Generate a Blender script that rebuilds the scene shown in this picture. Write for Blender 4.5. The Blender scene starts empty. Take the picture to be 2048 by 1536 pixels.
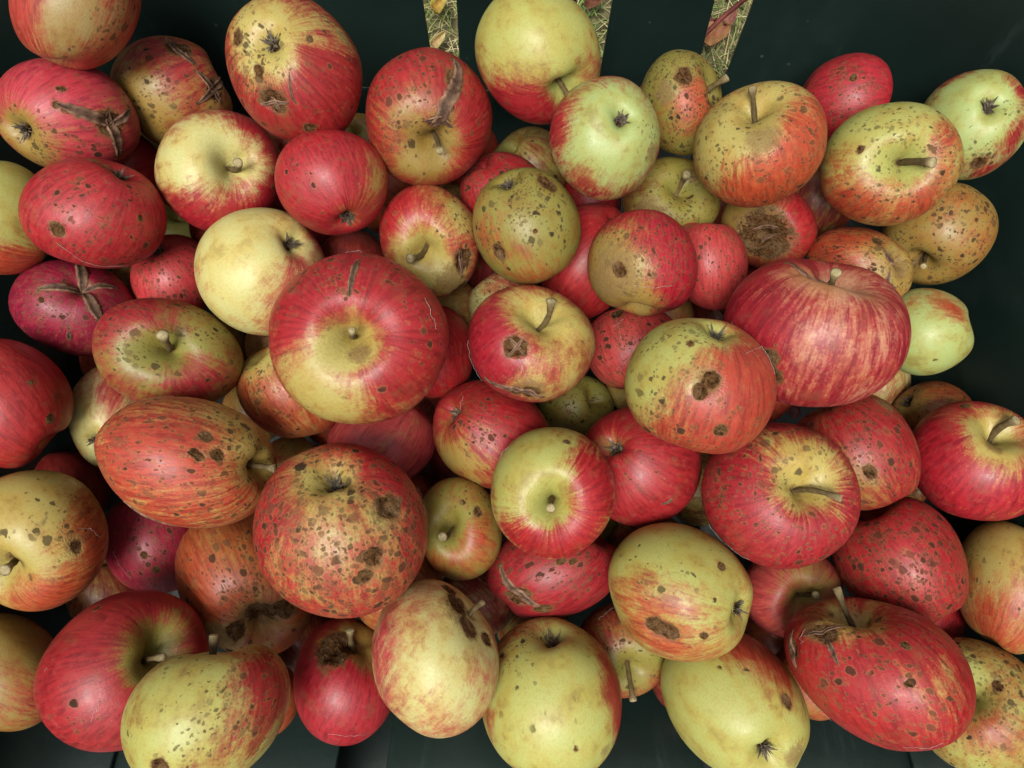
import bpy, math, random
import numpy as np
from mathutils import Vector, Matrix, Quaternion
from mathutils.bvhtree import BVHTree

# ------------------------------------------------------------------ camera, sky, sun, exposure
scene = bpy.context.scene
col = scene.collection
TILT = math.radians(12)
cam_data = bpy.data.cameras.new('camera')
cam_data.sensor_fit = 'HORIZONTAL'
cam_data.angle = 2 * math.atan(1024 / 1440)
cam_data.clip_start = 0.02
cam_data.clip_end = 200
cam = bpy.data.objects.new('camera', cam_data)
cam.location = (0, -0.09, 0.86)
cam.rotation_euler = (TILT, 0, 0)
col.objects.link(cam)
scene.camera = cam

SUN_EL, SUN_AZ = math.radians(66), math.radians(200)     # azimuth clockwise from +Y
world = bpy.data.worlds.new('World')
scene.world = world
world.use_nodes = True
wn = world.node_tree
bg = wn.nodes['Background']
sky = wn.nodes.new('ShaderNodeTexSky')
sky.sky_type = 'NISHITA'
sky.sun_disc = False
sky.sun_elevation = SUN_EL
sky.sun_rotation = SUN_AZ
sky.air_density = 1.0
sky.dust_density = 4.0
hs = wn.nodes.new('ShaderNodeHueSaturation')              # overcast: the blue is greyed out evenly
hs.inputs['Saturation'].default_value = 0.22
wn.links.new(sky.outputs[0], hs.inputs['Color'])
wn.links.new(hs.outputs[0], bg.inputs['Color'])
bg.inputs['Strength'].default_value = 0.05
sd = bpy.data.lights.new('sun', 'SUN')
sd.energy = 1.5
sd.angle = math.radians(26)
sd.color = (1.0, 0.97, 0.91)
sun = bpy.data.objects.new('sun', sd)
sdir = Vector((math.sin(SUN_AZ) * math.cos(SUN_EL), math.cos(SUN_AZ) * math.cos(SUN_EL), math.sin(SUN_EL)))
sun.rotation_euler = sdir.to_track_quat('Z', 'Y').to_euler()
sun.location = sdir * 5
col.objects.link(sun)
vs = scene.view_settings
vs.view_transform = 'Standard'
vs.look = 'None'
vs.gamma = 1
vs.use_curve_mapping = False
vs.exposure = 1.36
scene.render.engine = 'CYCLES'
scene.cycles.max_bounces = 4
scene.cycles.diffuse_bounces = 3
scene.cycles.glossy_bounces = 2
scene.cycles.use_adaptive_sampling = True
scene.cycles.adaptive_threshold = .02

# ------------------------------------------------------------------ node helpers
class NT:
    def __init__(self, name):
        self.m = bpy.data.materials.new(name)
        self.m.use_nodes = True
        self.t = self.m.node_tree
        self.t.nodes.clear()
        self.out = self.n('ShaderNodeOutputMaterial')
        self.b = self.n('ShaderNodeBsdfPrincipled')
        self.t.links.new(self.b.outputs[0], self.out.inputs['Surface'])
    def n(self, typ, **kw):
        nd = self.t.nodes.new(typ)
        for k, v in kw.items():
            setattr(nd, k, v)
        return nd
    def put(self, sock, v):
        if isinstance(v, bpy.types.NodeSocket):
            self.t.links.new(v, sock)
        elif v is not None:
            if isinstance(v, (tuple, list)) and len(v) == 3 and sock.type == 'RGBA':
                v = (*v, 1)
            sock.default_value = v
    def math(self, op, a, b=None, c=None, clamp=False):
        nd = self.n('ShaderNodeMath', operation=op, use_clamp=clamp)
        for s, v in zip(nd.inputs, (a, b, c)):
            self.put(s, v)
        return nd.outputs[0]
    def vmath(self, op, a, b=None, scale=None):
        nd = self.n('ShaderNodeVectorMath', operation=op)
        self.put(nd.inputs[0], a)
        if b is not None:
            self.put(nd.inputs[1], b)
        if scale is not None:
            self.put(nd.inputs['Scale'], scale)
        return nd.outputs['Value'] if op in ('LENGTH', 'DOT_PRODUCT') else nd.outputs[0]
    def comb(self, x, y, z):
        nd = self.n('ShaderNodeCombineXYZ')
        for s, v in zip(nd.inputs, (x, y, z)):
            self.put(s, v)
        return nd.outputs[0]
    def noise(self, vec, scale, detail=3, rough=.55, dist=0.0):
        nd = self.n('ShaderNodeTexNoise')
        self.put(nd.inputs['Vector'], vec)
        nd.inputs['Scale'].default_value = scale
        nd.inputs['Detail'].default_value = detail
        nd.inputs['Roughness'].default_value = rough
        nd.inputs['Distortion'].default_value = dist
        return nd.outputs[0]
    def voro(self, vec, scale, feature='F1'):
        nd = self.n('ShaderNodeTexVoronoi', feature=feature)
        self.put(nd.inputs['Vector'], vec)
        nd.inputs['Scale'].default_value = scale
        return nd
    def ss(self, v, lo, hi):
        nd = self.n('ShaderNodeMapRange', interpolation_type='SMOOTHSTEP')
        self.put(nd.inputs[0], v)
        self.put(nd.inputs[1], lo)
        self.put(nd.inputs[2], hi)
        return nd.outputs[0]
    def mix(self, f, a, b, blend='MIX'):
        nd = self.n('ShaderNodeMix', data_type='RGBA', blend_type=blend)
        self.put(nd.inputs[0], f)
        self.put(nd.inputs[6], a)
        self.put(nd.inputs[7], b)
        return nd.outputs[2]
    def attr(self, name):
        return self.n('ShaderNodeAttribute', attribute_name=name)
    def sep(self, c):
        nd = self.n('ShaderNodeSeparateColor')
        self.put(nd.inputs[0], c)
        return nd.outputs
    def bump(self, h, strength, dist):
        nd = self.n('ShaderNodeBump')
        nd.inputs['Strength'].default_value = strength
        nd.inputs['Distance'].default_value = dist
        self.put(nd.inputs['Height'], h)
        self.put(self.b.inputs['Normal'], nd.outputs[0])
        return nd.outputs[0]

def apple_material():
    N = NT('apple_skin')
    ch = N.attr('ch')
    cr, cg, cb = N.sep(ch.outputs['Color'])[:3]
    ca = ch.outputs['Alpha']
    g = N.attr('gcol').outputs['Color']
    b = N.attr('bcol').outputs['Color']
    u = N.attr('uvw').outputs['Vector']
    rnd = N.n('ShaderNodeObjectInfo').outputs['Random']
    off = N.math('MULTIPLY', rnd, 37.0)
    p = N.vmath('ADD', u, N.comb(off, N.math('MULTIPLY', off, 1.7), 3.1))
    sx = N.n('ShaderNodeSeparateXYZ')
    N.put(sx.inputs[0], u)
    dirv = N.vmath('NORMALIZE', N.comb(sx.outputs[0], sx.outputs[1], 0.0))
    # meridional streaks
    dsep = N.n('ShaderNodeSeparateXYZ')
    N.put(dsep.inputs[0], dirv)
    zz = sx.outputs[2]
    iso = N.noise(p, 2.6, 2, .55)
    mot = N.noise(p, 9.0, 2, .6)
    fine = N.noise(p, 34.0, 1, .6)
    def lonvec(k, kz):
        return N.vmath('ADD', N.comb(N.math('MULTIPLY', dsep.outputs[0], k), N.math('MULTIPLY', dsep.outputs[1], k), N.math('MULTIPLY_ADD', zz, kz, N.math('MULTIPLY', mot, .9))), N.comb(off, off, 0.0))
    sA = N.noise(lonvec(4.0, 1.6), 1.0, 2, .6)
    sB = N.noise(lonvec(15.0, 3.4), 1.0, 3, .7)
    fade = N.ss(N.vmath('LENGTH', N.comb(sx.outputs[0], sx.outputs[1], 0.0)), .03, .45)
    def cen(v, k):
        return N.math('MULTIPLY', N.math('SUBTRACT', v, .5), k)
    bl = N.math('ADD', cr, N.math('MULTIPLY', cen(sA, .50), fade))
    amp = N.math('MULTIPLY_ADD', N.math('FRACT', N.math('MULTIPLY', rnd, 7.3)), .85, .32)
    bl = N.math('ADD', bl, N.math('MULTIPLY', N.math('MULTIPLY', cen(sB, 1.0), amp), fade))
    bl = N.math('ADD', bl, N.math('ADD', cen(mot, .50), cen(iso, .55)))
    bl = N.math('ADD', bl, cen(fine, .30))
    mask = N.ss(bl, .12, .78)
    # ground colour: greener / warmer patches
    gv = N.mix(N.ss(iso, .35, .68), g, N.mix(1.0, g, (1.0, .84, .66), 'MULTIPLY'))
    gv = N.mix(N.math('MULTIPLY', N.ss(fine, .40, .75), .40), gv, N.mix(1.0, gv, (.74, .68, .50), 'MULTIPLY'))
    bdark = N.mix(1.0, b, (.58, .55, .62), 'MULTIPLY')
    bv = N.mix(N.ss(sB, .40, .68), b, bdark)
    bv = N.mix(N.math('MULTIPLY', N.ss(mot, .48, .74), .38), bv, N.mix(1.0, b, (1.25, 2.3, 1.8), 'MULTIPLY'))
    c = N.mix(mask, gv, bv)
    # sooty film
    soot = N.math('MULTIPLY', N.ss(N.math('ADD', iso, cen(mot, .6)), .52, .80), .50)
    c = N.mix(soot, c, N.mix(.45, N.mix(1.0, c, (.62, .62, .50), 'MULTIPLY'), (.17, .105, .035)))
    # pale lenticels
    v0 = N.voro(p, 21)
    l = N.math('MULTIPLY', N.ss(v0.outputs['Distance'], .13, .05), N.math('MULTIPLY', N.ss(N.sep(v0.outputs['Color'])[0], .45, .75), mask))
    c = N.mix(N.math('MULTIPLY', l, .55), c, (.45, .27, .15))
    # scab spots in several sizes, gathered in loose clusters
    warp = N.vmath('SCALE', N.vmath('SUBTRACT', nzc(N, p, 11.0), (.5, .5, .5)), scale=.085)
    pw = N.vmath('ADD', p, warp)
    clus = N.ss(N.noise(p, 3.4, 1), .34, .64)
    dens = N.math('MULTIPLY', cg, N.math('MULTIPLY_ADD', clus, 1.15, .45))
    allspot = None
    allhalo = None
    for sc, r0, r1, lo, kk in ((6.5, .14, .46, .02, 1.0), (11.5, .16, .46, .05, .88), (18.0, .26, .52, .04, .74)):
        v = N.voro(pw, sc)
        cc = N.sep(v.outputs['Color'])
        rad = N.math('MULTIPLY_ADD', N.math('POWER', cc[1], 1.6), r1 - r0, r0)
        pres = N.ss(N.math('SUBTRACT', dens, N.math('ADD', cc[0], lo)), -.02, .06)
        d = N.math('SUBTRACT', v.outputs['Distance'], rad)
        spot = N.math('MULTIPLY', N.ss(d, .08, -.06), N.math('MULTIPLY', pres, N.math('MULTIPLY_ADD', cc[2], .60 * kk, .40 * kk)))
        halo = N.math('MULTIPLY', N.ss(d, .15, .05), pres)
        allspot = spot if allspot is None else N.math('MAXIMUM', allspot, spot)
        allhalo = halo if allhalo is None else N.math('MAXIMUM', allhalo, halo)
    c = N.mix(N.math('MULTIPLY', allhalo, .20), c, N.mix(.45, g, (.32, .14, .05)))
    spc = N.mix(fine, (.009, .0075, .0055), (.034, .025, .018))
    c = N.mix(N.math('MULTIPLY', allspot, .92), c, spc)
    # russet (corky film)
    rus = N.ss(N.math('ADD', ca, N.math('ADD', cen(mot, .7), cen(fine, .45))), .30, .85)
    c = N.mix(N.math('MULTIPLY', rus, .78), c, N.mix(fine, (.105, .062, .020), (.26, .165, .066)))
    # rot and corky wounds
    wn_ = N.noise(p, 5.0, 3, .65)
    w2 = N.noise(p, 19, 3, .75)
    rv = N.math('ADD', cb, N.math('ADD', cen(wn_, 1.1), cen(mot, .5)))
    live = N.ss(cb, .03, .20)
    rot = N.math('MULTIPLY', N.ss(rv, .40, .52), live)
    rotc = N.mix(N.ss(w2, .30, .72), (.013, .0055, .002), (.135, .064, .022))
    rotc = N.mix(N.ss(wn_, .45, .65), rotc, N.mix(fine, (.06, .030, .013), (.20, .120, .055)))
    rimv = N.math('MULTIPLY', N.math('SUBTRACT', N.ss(rv, .22, .40), rot, clamp=True), live)
    c = N.mix(N.math('MULTIPLY', rimv, .6), c, (.15, .075, .022))
    c = N.mix(rot, c, rotc)
    # dusty bloom, tiny specks of dirt
    v3 = N.voro(p, 16)
    dirt = N.math('MULTIPLY', N.ss(v3.outputs['Distance'], .075, .04), N.ss(N.sep(v3.outputs['Color'])[2], .90, .93))
    c = N.mix(N.math('MULTIPLY', dirt, .8), c, (.03, .022, .015))
    v4 = N.voro(p, 13)
    lint = N.math('MULTIPLY', N.ss(v4.outputs['Distance'], .06, .03), N.ss(N.sep(v4.outputs['Color'])[1], .93, .95))
    c = N.mix(N.math('MULTIPLY', lint, .6), c, (.55, .5, .45))
    N.put(N.b.inputs['Base Color'], c)
    rough = N.math('ADD', N.math('MULTIPLY_ADD', mot, .34, .29), N.math('MULTIPLY', N.math('MAXIMUM', N.math('MAXIMUM', allspot, rot), N.math('MULTIPLY', rus, .6)), .3), clamp=True)
    N.put(N.b.inputs['Roughness'], rough)
    N.put(N.b.inputs['Specular IOR Level'], N.math('MULTIPLY_ADD', N.math('MAXIMUM', N.math('MAXIMUM', rot, allspot), N.math('MULTIPLY', rus, .7)), -.38, .46))
    N.b.inputs['Subsurface Weight'].default_value = 0.0
    h = N.math('ADD', N.math('MULTIPLY', fine, .12), N.math('MULTIPLY', N.ss(cb, .30, .55), N.math('MULTIPLY_ADD', w2, 3.0, -1.4)))
    h = N.math('ADD', h, N.math('MULTIPLY', ca, N.math('MULTIPLY', fine, .8)))
    N.bump(h, .55, .0012)
    return N.m

def nzc(N, vec, scale):
    nd = N.n('ShaderNodeTexNoise')
    N.put(nd.inputs['Vector'], vec)
    nd.inputs['Scale'].default_value = scale
    nd.inputs['Detail'].default_value = 2
    return nd.outputs[1]

def simple_material(name, cols, scale=60, rough=.8, bump=.4, bdist=.0008, attr=None, spec=.3):
    N = NT(name)
    tc = N.n('ShaderNodeTexCoord').outputs['Object']
    nz = N.noise(tc, scale, 5, .65)
    c = N.mix(N.ss(nz, .3, .7), cols[0], cols[1])
    if attr:
        a = N.attr(attr)
        c = N.mix(1.0, c, a.outputs['Color'], 'MULTIPLY')
    N.put(N.b.inputs['Base Color'], c)
    N.b.inputs['Roughness'].default_value = rough
    N.b.inputs['Specular IOR Level'].default_value = spec
    N.bump(nz, bump, bdist)
    return N.m

def plastic_material():
    N = NT('green_plastic')
    tc = N.n('ShaderNodeTexCoord').outputs['Object']
    n1 = N.noise(tc, 5, 4, .6)
    n2 = N.noise(N.vmath('MULTIPLY', tc, (90, 12, 12)), 1.0, 4, .7)
    n3 = N.noise(tc, 140, 3, .6)
    c = N.mix(N.ss(n1, .3, .7), (.0034, .0108, .0088), (.0066, .0185, .0152))
    c = N.mix(N.math('MULTIPLY', N.ss(n2, .58, .80), .35), c, (.030, .050, .044))
    n4 = N.noise(tc, 11, 4, .65)
    c = N.mix(N.math('MULTIPLY', N.ss(n4, .52, .78), .30), c, (.028, .040, .034))
    v = N.voro(tc, 95)
    sp = N.math('MULTIPLY', N.ss(v.outputs['Distance'], .16, .06), N.ss(N.sep(v.outputs['Color'])[0], .86, .9))
    c = N.mix(N.math('MULTIPLY', N.math('MULTIPLY', sp, N.ss(n1, .45, .6)), .3), c, (.16, .18, .16))
    N.put(N.b.inputs['Base Color'], c)
    N.put(N.b.inputs['Roughness'], N.math('MULTIPLY_ADD', n1, .25, .32))
    N.b.inputs['Specular IOR Level'].default_value = .48
    N.bump(N.math('ADD', n3, N.math('MULTIPLY', n2, .6)), .25, .0006)
    return N.m

M_APPLE = apple_material()
M_STEM = simple_material('stem_bark', ((.55, .5, .42), (1, 1, 1)), 420, .8, .6, .0005, 'tint')
M_CALYX = simple_material('dry_sepal', ((.030, .024, .016), (.16, .125, .085)), 500, .9, .5, .0004)
M_SCAR = simple_material('dry_crack', ((.060, .026, .015), (.25, .15, .095)), 190, .7, .7, .0010, 'tint')
M_PLASTIC = plastic_material()
M_SOIL = simple_material('soil_moss', ((.045, .038, .018), (.17, .15, .07)), 45, .95, .8, .006)
M_GRASS = simple_material('grass_blades', ((.8, .8, .8), (1, 1, 1)), 60, .8, .0, .001, 'tint')
M_LEAF = simple_material('fallen_leaf', ((.6, .5, .4), (1, 1, 1)), 70, .7, .5, .002, 'tint')
M_TWIG = simple_material('red_twig', ((.07, .012, .010), (.20, .045, .032)), 130, .55, .4, .0008)
M_WEB = simple_material('cobweb', ((.30, .28, .26), (.5, .48, .45)), 300, .8, .0, .0005)

# ------------------------------------------------------------------ mesh helpers
def np_mesh(name, co, quads, smooth=True, mat=None):
    me = bpy.data.meshes.new(name)
    co = np.asarray(co, np.float32)
    quads = np.asarray(quads, np.int32)
    n, k = len(co), quads.shape[1]
    me.vertices.add(n)
    me.vertices.foreach_set('co', co.ravel())
    me.loops.add(quads.size)
    me.loops.foreach_set('vertex_index', quads.ravel())
    me.polygons.add(len(quads))
    me.polygons.foreach_set('loop_start', np.arange(0, quads.size, k, dtype=np.int32))
    me.polygons.foreach_set('use_smooth', np.full(len(quads), smooth))
    me.update(calc_edges=True)
    me.validate()
    if mat:
        me.materials.append(mat)
    return me

def set_attr(me, name, arr, typ='FLOAT_COLOR'):
    a = me.attributes.new(name, typ, 'POINT')
    arr = np.asarray(arr, np.float32)
    a.data.foreach_set('color' if typ == 'FLOAT_COLOR' else 'vector', arr.ravel())

def link(name, me, parent=None):
    o = bpy.data.objects.new(name, me)
    col.objects.link(o)
    if parent is not None:
        o.parent = parent
    return o

def tag(o, label=None, cat=None, group=None, kind=None):
    if label: o['label'] = label
    if cat: o['category'] = cat
    if group: o['group'] = group
    if kind: o['kind'] = kind
    return o

def tube(path, radii, sides=8, tints=None, cap=True):
    path = [Vector(q) for q in path]
    co, tn, f = [], [], []
    for i, q in enumerate(path):
        t = (path[min(i + 1, len(path) - 1)] - path[max(i - 1, 0)]).normalized()
        a = t.orthogonal().normalized() if i == 0 else (a - t * a.dot(t)).normalized()
        b = t.cross(a)
        for s in range(sides):
            w = 2 * math.pi * s / sides
            co.append(q + (a * math.cos(w) + b * math.sin(w)) * radii[i])
            tn.append(tints[i] if tints else (1, 1, 1))
    for i in range(len(path) - 1):
        for s in range(sides):
            s2 = (s + 1) % sides
            f.append((i * sides + s, i * sides + s2, (i + 1) * sides + s2, (i + 1) * sides + s))
    if cap:
        k = len(co)
        co.append(path[-1] + t * radii[-1] * .15)
        tn.append(tints[-1] if tints else (1, 1, 1))
        e = (len(path) - 1) * sides
        for s in range(0, sides, 2):
            f.append((e + s, e + (s + 1) % sides, e + (s + 2) % sides, k))
    return co, f, tn

# ------------------------------------------------------------------ the ground below
rng = np.random.RandomState(5)
def ground():
    n = 60
    xs = np.concatenate([np.linspace(-60, -1.4, 8), np.linspace(-1.2, 1.2, n), np.linspace(1.4, 60, 8)])
    ys = np.concatenate([np.linspace(-60, -.6, 8), np.linspace(-.4, 1.8, n), np.linspace(2.0, 60, 8)])
    X, Y = np.meshgrid(xs, ys)
    Z = .006 * np.sin(X * 23 + 1) * np.cos(Y * 19) + .004 * np.sin(X * 61) * np.sin(Y * 53)
    co = np.stack([X, Y, Z], -1).reshape(-1, 3)
    w = len(xs)
    q = [(j * w + i, j * w + i + 1, (j + 1) * w + i + 1, (j + 1) * w + i) for j in range(len(ys) - 1) for i in range(w - 1)]
    tag(link('ground', np_mesh('ground', co, q, True, M_SOIL)), 'mossy ground with dry grass under the container', kind='structure')
ground()

def grass():
    co, q, tn = [], [], []
    def blade(x, y, h, lean, az, w, c):
        k = len(co)
        px, py = -math.sin(az) * w, math.cos(az) * w
        for i, t in enumerate((0, .5, 1)):
            cx, cy = x + math.cos(az) * lean * t * t, y + math.sin(az) * lean * t * t
            cz = h * (t - .18 * t * t)
            ww = (1, .8, .12)[i]
            co.append((cx - px * ww, cy - py * ww, cz)); co.append((cx + px * ww, cy + py * ww, cz))
            tn.append(c); tn.append(c)
        q.append((k, k + 1, k + 3, k + 2)); q.append((k + 2, k + 3, k + 5, k + 4))
    greens = [(.15, .20, .05), (.22, .26, .08), (.28, .27, .10), (.10, .15, .03)]
    straw = [(.45, .38, .18), (.55, .48, .26), (.36, .30, .12)]
    for i in range(15000):
        x, y = rng.uniform(-.45, .55), rng.uniform(.30, 1.15)
        dry = rng.rand() < .38
        c = straw[rng.randint(3)] if dry else greens[rng.randint(4)]
        if not dry and .05 < x < .18: c = (c[0] * .9, c[1] * 1.35, c[2])
        v = rng.uniform(.6, 1.25)
        if dry: blade(x, y, rng.uniform(.004, .02), rng.uniform(.02, .07), rng.uniform(0, 6.28), .0008, tuple(k * v for k in c))
        else: blade(x, y, rng.uniform(.008, .028), rng.uniform(.005, .03), rng.uniform(0, 6.28), .0012, tuple(k * v for k in c))
    me = np_mesh('grass', co, q, True, M_GRASS)
    set_attr(me, 'tint', np.c_[np.array(tn), np.ones(len(tn))])
    tag(link('grass', me), 'short green grass and dry straw seen through the slots', 'grass', kind='stuff')
grass()

def leaf(x, y, z, L, Wd, az, roll, c, label):
    n, m = 9, 5
    co, tn = [], []
    for i in range(n):
        t = i / (n - 1)
        w = Wd * math.sin(math.pi * min(1, t * .96 + .02)) ** .8
        for j in range(m):
            s = j / (m - 1) * 2 - 1
            co.append((L * (t - .5), w * s * (1 + .12 * math.sin(9 * t + j)), .006 * s * s + .010 * (t - .5) ** 2 * 4 + .003 * math.sin(7 * t + 3 * s)))
            k = .8 + .4 * ((i * 7 + j * 3) % 5) / 5
            tn.append((c[0] * k, c[1] * k * (1 - .25 * (j == 2)), c[2] * k, 1))
    q = [(i * m + j, i * m + j + 1, (i + 1) * m + j + 1, (i + 1) * m + j) for i in range(n - 1) for j in range(m - 1)]
    me = np_mesh('fallen_leaf', co, q, True, M_LEAF)
    set_attr(me, 'tint', tn)
    o = link('fallen_leaf', me)
    o.location = (x, y, z)
    o.rotation_euler = (roll, .12, az)
    md = o.modifiers.new('thickness', 'SOLIDIFY'); md.thickness = .0006
    return tag(o, label, 'leaf', 'leaves fallen on the grass')
leaf(-0.102, 0.603, .022, 0.034, 0.009, 1.2, 0.5, (0.42, 0.32, 0.06), 'yellow curled leaf on the grass behind the leftmost visible slot')
leaf(-0.103, 0.548, .022, 0.034, 0.007, 1.1, 0.6, (0.55, 0.47, 0.2), 'pale straw-coloured leaf on the grass behind the leftmost visible slot')
leaf(0.263, 0.560, .022, 0.05, 0.016, 0.5, 0.2, (0.26, 0.13, 0.05), 'orange-brown leaf on the grass behind the slot with the twig')
leaf(0.255, 0.583, .022, 0.035, 0.01, 2.2, 0.4, (0.16, 0.05, 0.05), 'dark purple-brown leaf on the grass behind the slot with the twig')
leaf(0.289, 0.578, .022, 0.03, 0.008, 0.9, -0.3, (0.25, 0.11, 0.08), 'pinkish dead leaf on the grass beside the orange-brown one')
leaf(0.105, 0.609, .022, 0.03, 0.008, 0.4, 0.4, (0.16, 0.07, 0.035), 'brown leaf on the grass behind the slot beside the large yellow-green apple')

# ------------------------------------------------------------------ the green plastic container
BW, YB, RC, RF = .252, .188, .075, .055
FRONT = -.33
def floor_z(x, y):
    t = min(1, max(0, (-.135 - y) / .125)); t = t * t * (3 - 2 * t)
    return .308 + .062 * t + .02 * (x / BW) ** 2 * (1 - t)
def prof(dz):
    if dz <= RF:
        return math.sqrt(max(0, RF * RF - (RF - dz) ** 2))
    return RF + (dz - RF) * .22
def contour(s):
    # s > 0 right branch: 0 = middle of the back; returns point and outward normal
    sg = 1 if s >= 0 else -1
    a = abs(s)
    l1 = BW - RC
    if a <= l1: return (sg * a, YB), (0, 1)
    l2 = RC * math.pi / 2
    if a <= l1 + l2:
        w = (a - l1) / RC
        return (sg * (l1 + RC * math.sin(w)), YB - RC + RC * math.cos(w)), (sg * math.sin(w), math.cos(w))
    return (sg * BW, YB - RC - (a - l1 - l2)), (sg, 0)
def wall_pt(s, dz):
    (x, y), (nx, ny) = contour(s)
    o = prof(dz)
    return (x + nx * o, y + ny * o, floor_z(x, y) + dz)
DZ = [RF * (1 - math.cos(math.radians(t))) for t in range(0, 91, 10)] + [.06, .064, .068, .072, .078, .085, .1, .13, .17, .21]

container = tag(bpy.data.objects.new('plastic_container', None), 'dark green moulded plastic container with slotted back and base holding the apples', 'container')
col.objects.link(container)
def sheet(name, rows, thick=.0042):
    m = len(rows[0])
    co = [q for r in rows for q in r]
    q = [(i * m + j, i * m + j + 1, (i + 1) * m + j + 1, (i + 1) * m + j) for i in range(len(rows) - 1) for j in range(m - 1)]
    o = link(name, np_mesh(name, co, q, True, M_PLASTIC), container)
    md = o.modifiers.new('thickness', 'SOLIDIFY'); md.thickness = thick; md.offset = -1 if name != 'x' else 1
    bv = o.modifiers.new('edges', 'BEVEL'); bv.width = .0011; bv.segments = 2; bv.limit_method = 'ANGLE'; bv.angle_limit = math.radians(50)
    return o
# slots in the back: (left, right) at the wall, slightly tapered downwards
SLOTS = [(-.163, -.139), (-.060, -.036), (.042, .0675), (.133, .161)]
D0 = .064
def edge(k, side, dz):
    l, r = SLOTS[k]
    c, hw = (l + r) / 2, (r - l) / 2
    t = (dz - D0) / .10
    hw2 = hw * (.78 + .22 * min(1, max(0, t)))
    if dz < D0 + hw2:
        hw2 *= math.sqrt(max(0, 1 - ((D0 + hw2 - dz) / hw2) ** 2)) if dz > D0 else 0
    return c + side * max(hw2, .0002)
DZ2 = [D0, D0 + .0006, D0 + .002, D0 + .004, D0 + .007, D0 + .010, D0 + .014, .085, .1, .13, .17, .21]
DZL = [d for d in DZ if d < D0] + [D0]
SEND = BW - RC + RC * math.pi / 2 + (YB - RC - FRONT)
sheet('back_band', [[wall_pt(s, dz) for s in np.linspace(-.151, .147, 40)][::-1] for dz in DZL])
for k in range(3):
    rows = []
    for dz in DZ2:
        a, b = edge(k, 1, dz), edge(k + 1, -1, dz)
        rows.append([wall_pt(s, dz) for s in np.linspace(a, b, 10)][::-1])
    sheet('back_slat', rows)
for sg in (1, -1):
    k = 3 if sg > 0 else 0
    rows = []
    for dz in sorted(set(DZL + DZ2)):
        s0 = edge(k, sg, max(dz, D0)) if dz >= D0 else (SLOTS[k][0] + SLOTS[k][1]) / 2
        r = [wall_pt(s0 + (sg * SEND - s0) * t ** 1.0, dz) for t in np.linspace(0, 1, 60)]
        rows.append(r[::-1] if sg > 0 else r)
    sheet('side_wall', rows)
sheet('top_rail', [[wall_pt(s, dz) for s in np.linspace(-.2, .2, 30)][::-1] for dz in (.2112, .22, .235)])
# seat: slats with fanned slots
def slot_x(x0, y): return x0 * (1 - .55 * (y + .235))
FS = [(-.112, -.080), (.122, .152)]
YS0, YS1 = -.318, .04
ys = np.linspace(YS0, YS1, 36)
def sx_edge(k, side, y):
    return slot_x(FS[k][0 if side < 0 else 1], y)
def half(y): 
    return BW if y < YB - RC else BW - RC + math.sqrt(max(0, RC ** 2 - (y - YB + RC) ** 2))
def seat(name, fa, fb, yy):
    rows = []
    for y in yy:
        a, b = fa(y), fb(y)
        r = [(x, y, floor_z(x, y)) for x in np.linspace(a, b, 14)]
        if a <= -half(y) + 1e-6: r.insert(0, (a - .012, y, floor_z(a, y) - .004))
        if b >= half(y) - 1e-6: r.append((b + .012, y, floor_z(b, y) - .004))
        rows.append(r)
    if name == 'seat_back_band':
        rows.append([(x * .9, YB + .012, floor_z(x, YB) - .004) for x, _, _ in rows[-1]])
    sheet(name, rows)
seat('seat_slat', lambda y: -BW, lambda y: sx_edge(0, -1, y), ys)
seat('seat_slat', lambda y: sx_edge(0, 1, y), lambda y: sx_edge(1, -1, y), ys)
seat('seat_slat', lambda y: sx_edge(1, 1, y), lambda y: BW, ys)
seat('seat_back_band', lambda y: -half(y), half, np.concatenate([np.linspace(YS1 + .0005, YB - RC, 8), YB - RC + RC * np.sin(np.linspace(.1, math.pi / 2 - .02, 10))]))
rows = []
for t in np.linspace(0, 1, 8):
    y = YS0 - .0005 - .03 * math.sin(t * math.pi / 2)
    dzz = -.03 * (1 - math.cos(t * math.pi / 2))
    rows.append([(x, y, floor_z(x, y) + dzz) for x in np.linspace(-BW, BW, 20)])
sheet('front_lip', rows[::-1])
def shade_skirt(name, x0, y0, x1, y1, zt, zb):
    sheet(name, [[(x0 + (x1 - x0) * t, y0 + (y1 - y0) * t, z) for t in np.linspace(0, 1, 8)] for z in np.linspace(zb, zt, 4)])
sheet('added_shade_panel', [[(x, y, floor_z(x, y) - .075) for x in np.linspace(-.25, .25, 8)] for y in np.linspace(-.325, .06, 10)])  # added sheet below the seat so its slots look dark
shade_skirt('added_shade_apron', -.235, -.34, .235, -.34, .345, .07)  # unseen skirts added all round to shade the ground under the seat
shade_skirt('added_shade_apron', .262, -.33, .262, .17, .298, .07)
shade_skirt('added_shade_apron', -.262, .17, -.262, -.33, .298, .07)
shade_skirt('added_shade_apron', .24, .2, -.24, .2, .296, .07)
for sx_, sy_ in ((-1, -.29), (1, -.29), (-1, .17), (1, .17)):
    co, f = [], []
    for z, w, dx in ((.30, .030, 0), (.15, .024, .02), (.0, .018, .04)):
        cx, cy_ = sx_ * (.225 + dx), sy_ + (dx if sy_ > 0 else -dx) * .8
        for a, b in ((-1, -1), (1, -1), (1, 1), (-1, 1)):
            co.append((cx + a * w, cy_ + b * w, z))
    for i in range(2):
        for s in range(4):
            f.append((i * 4 + s, i * 4 + (s + 1) % 4, i * 4 + 4 + (s + 1) % 4, i * 4 + 4 + s))
    f.append((8, 9, 10, 11)); f.append((3, 2, 1, 0))
    link('leg', np_mesh('leg', co, f, False, M_PLASTIC), container)

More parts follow.
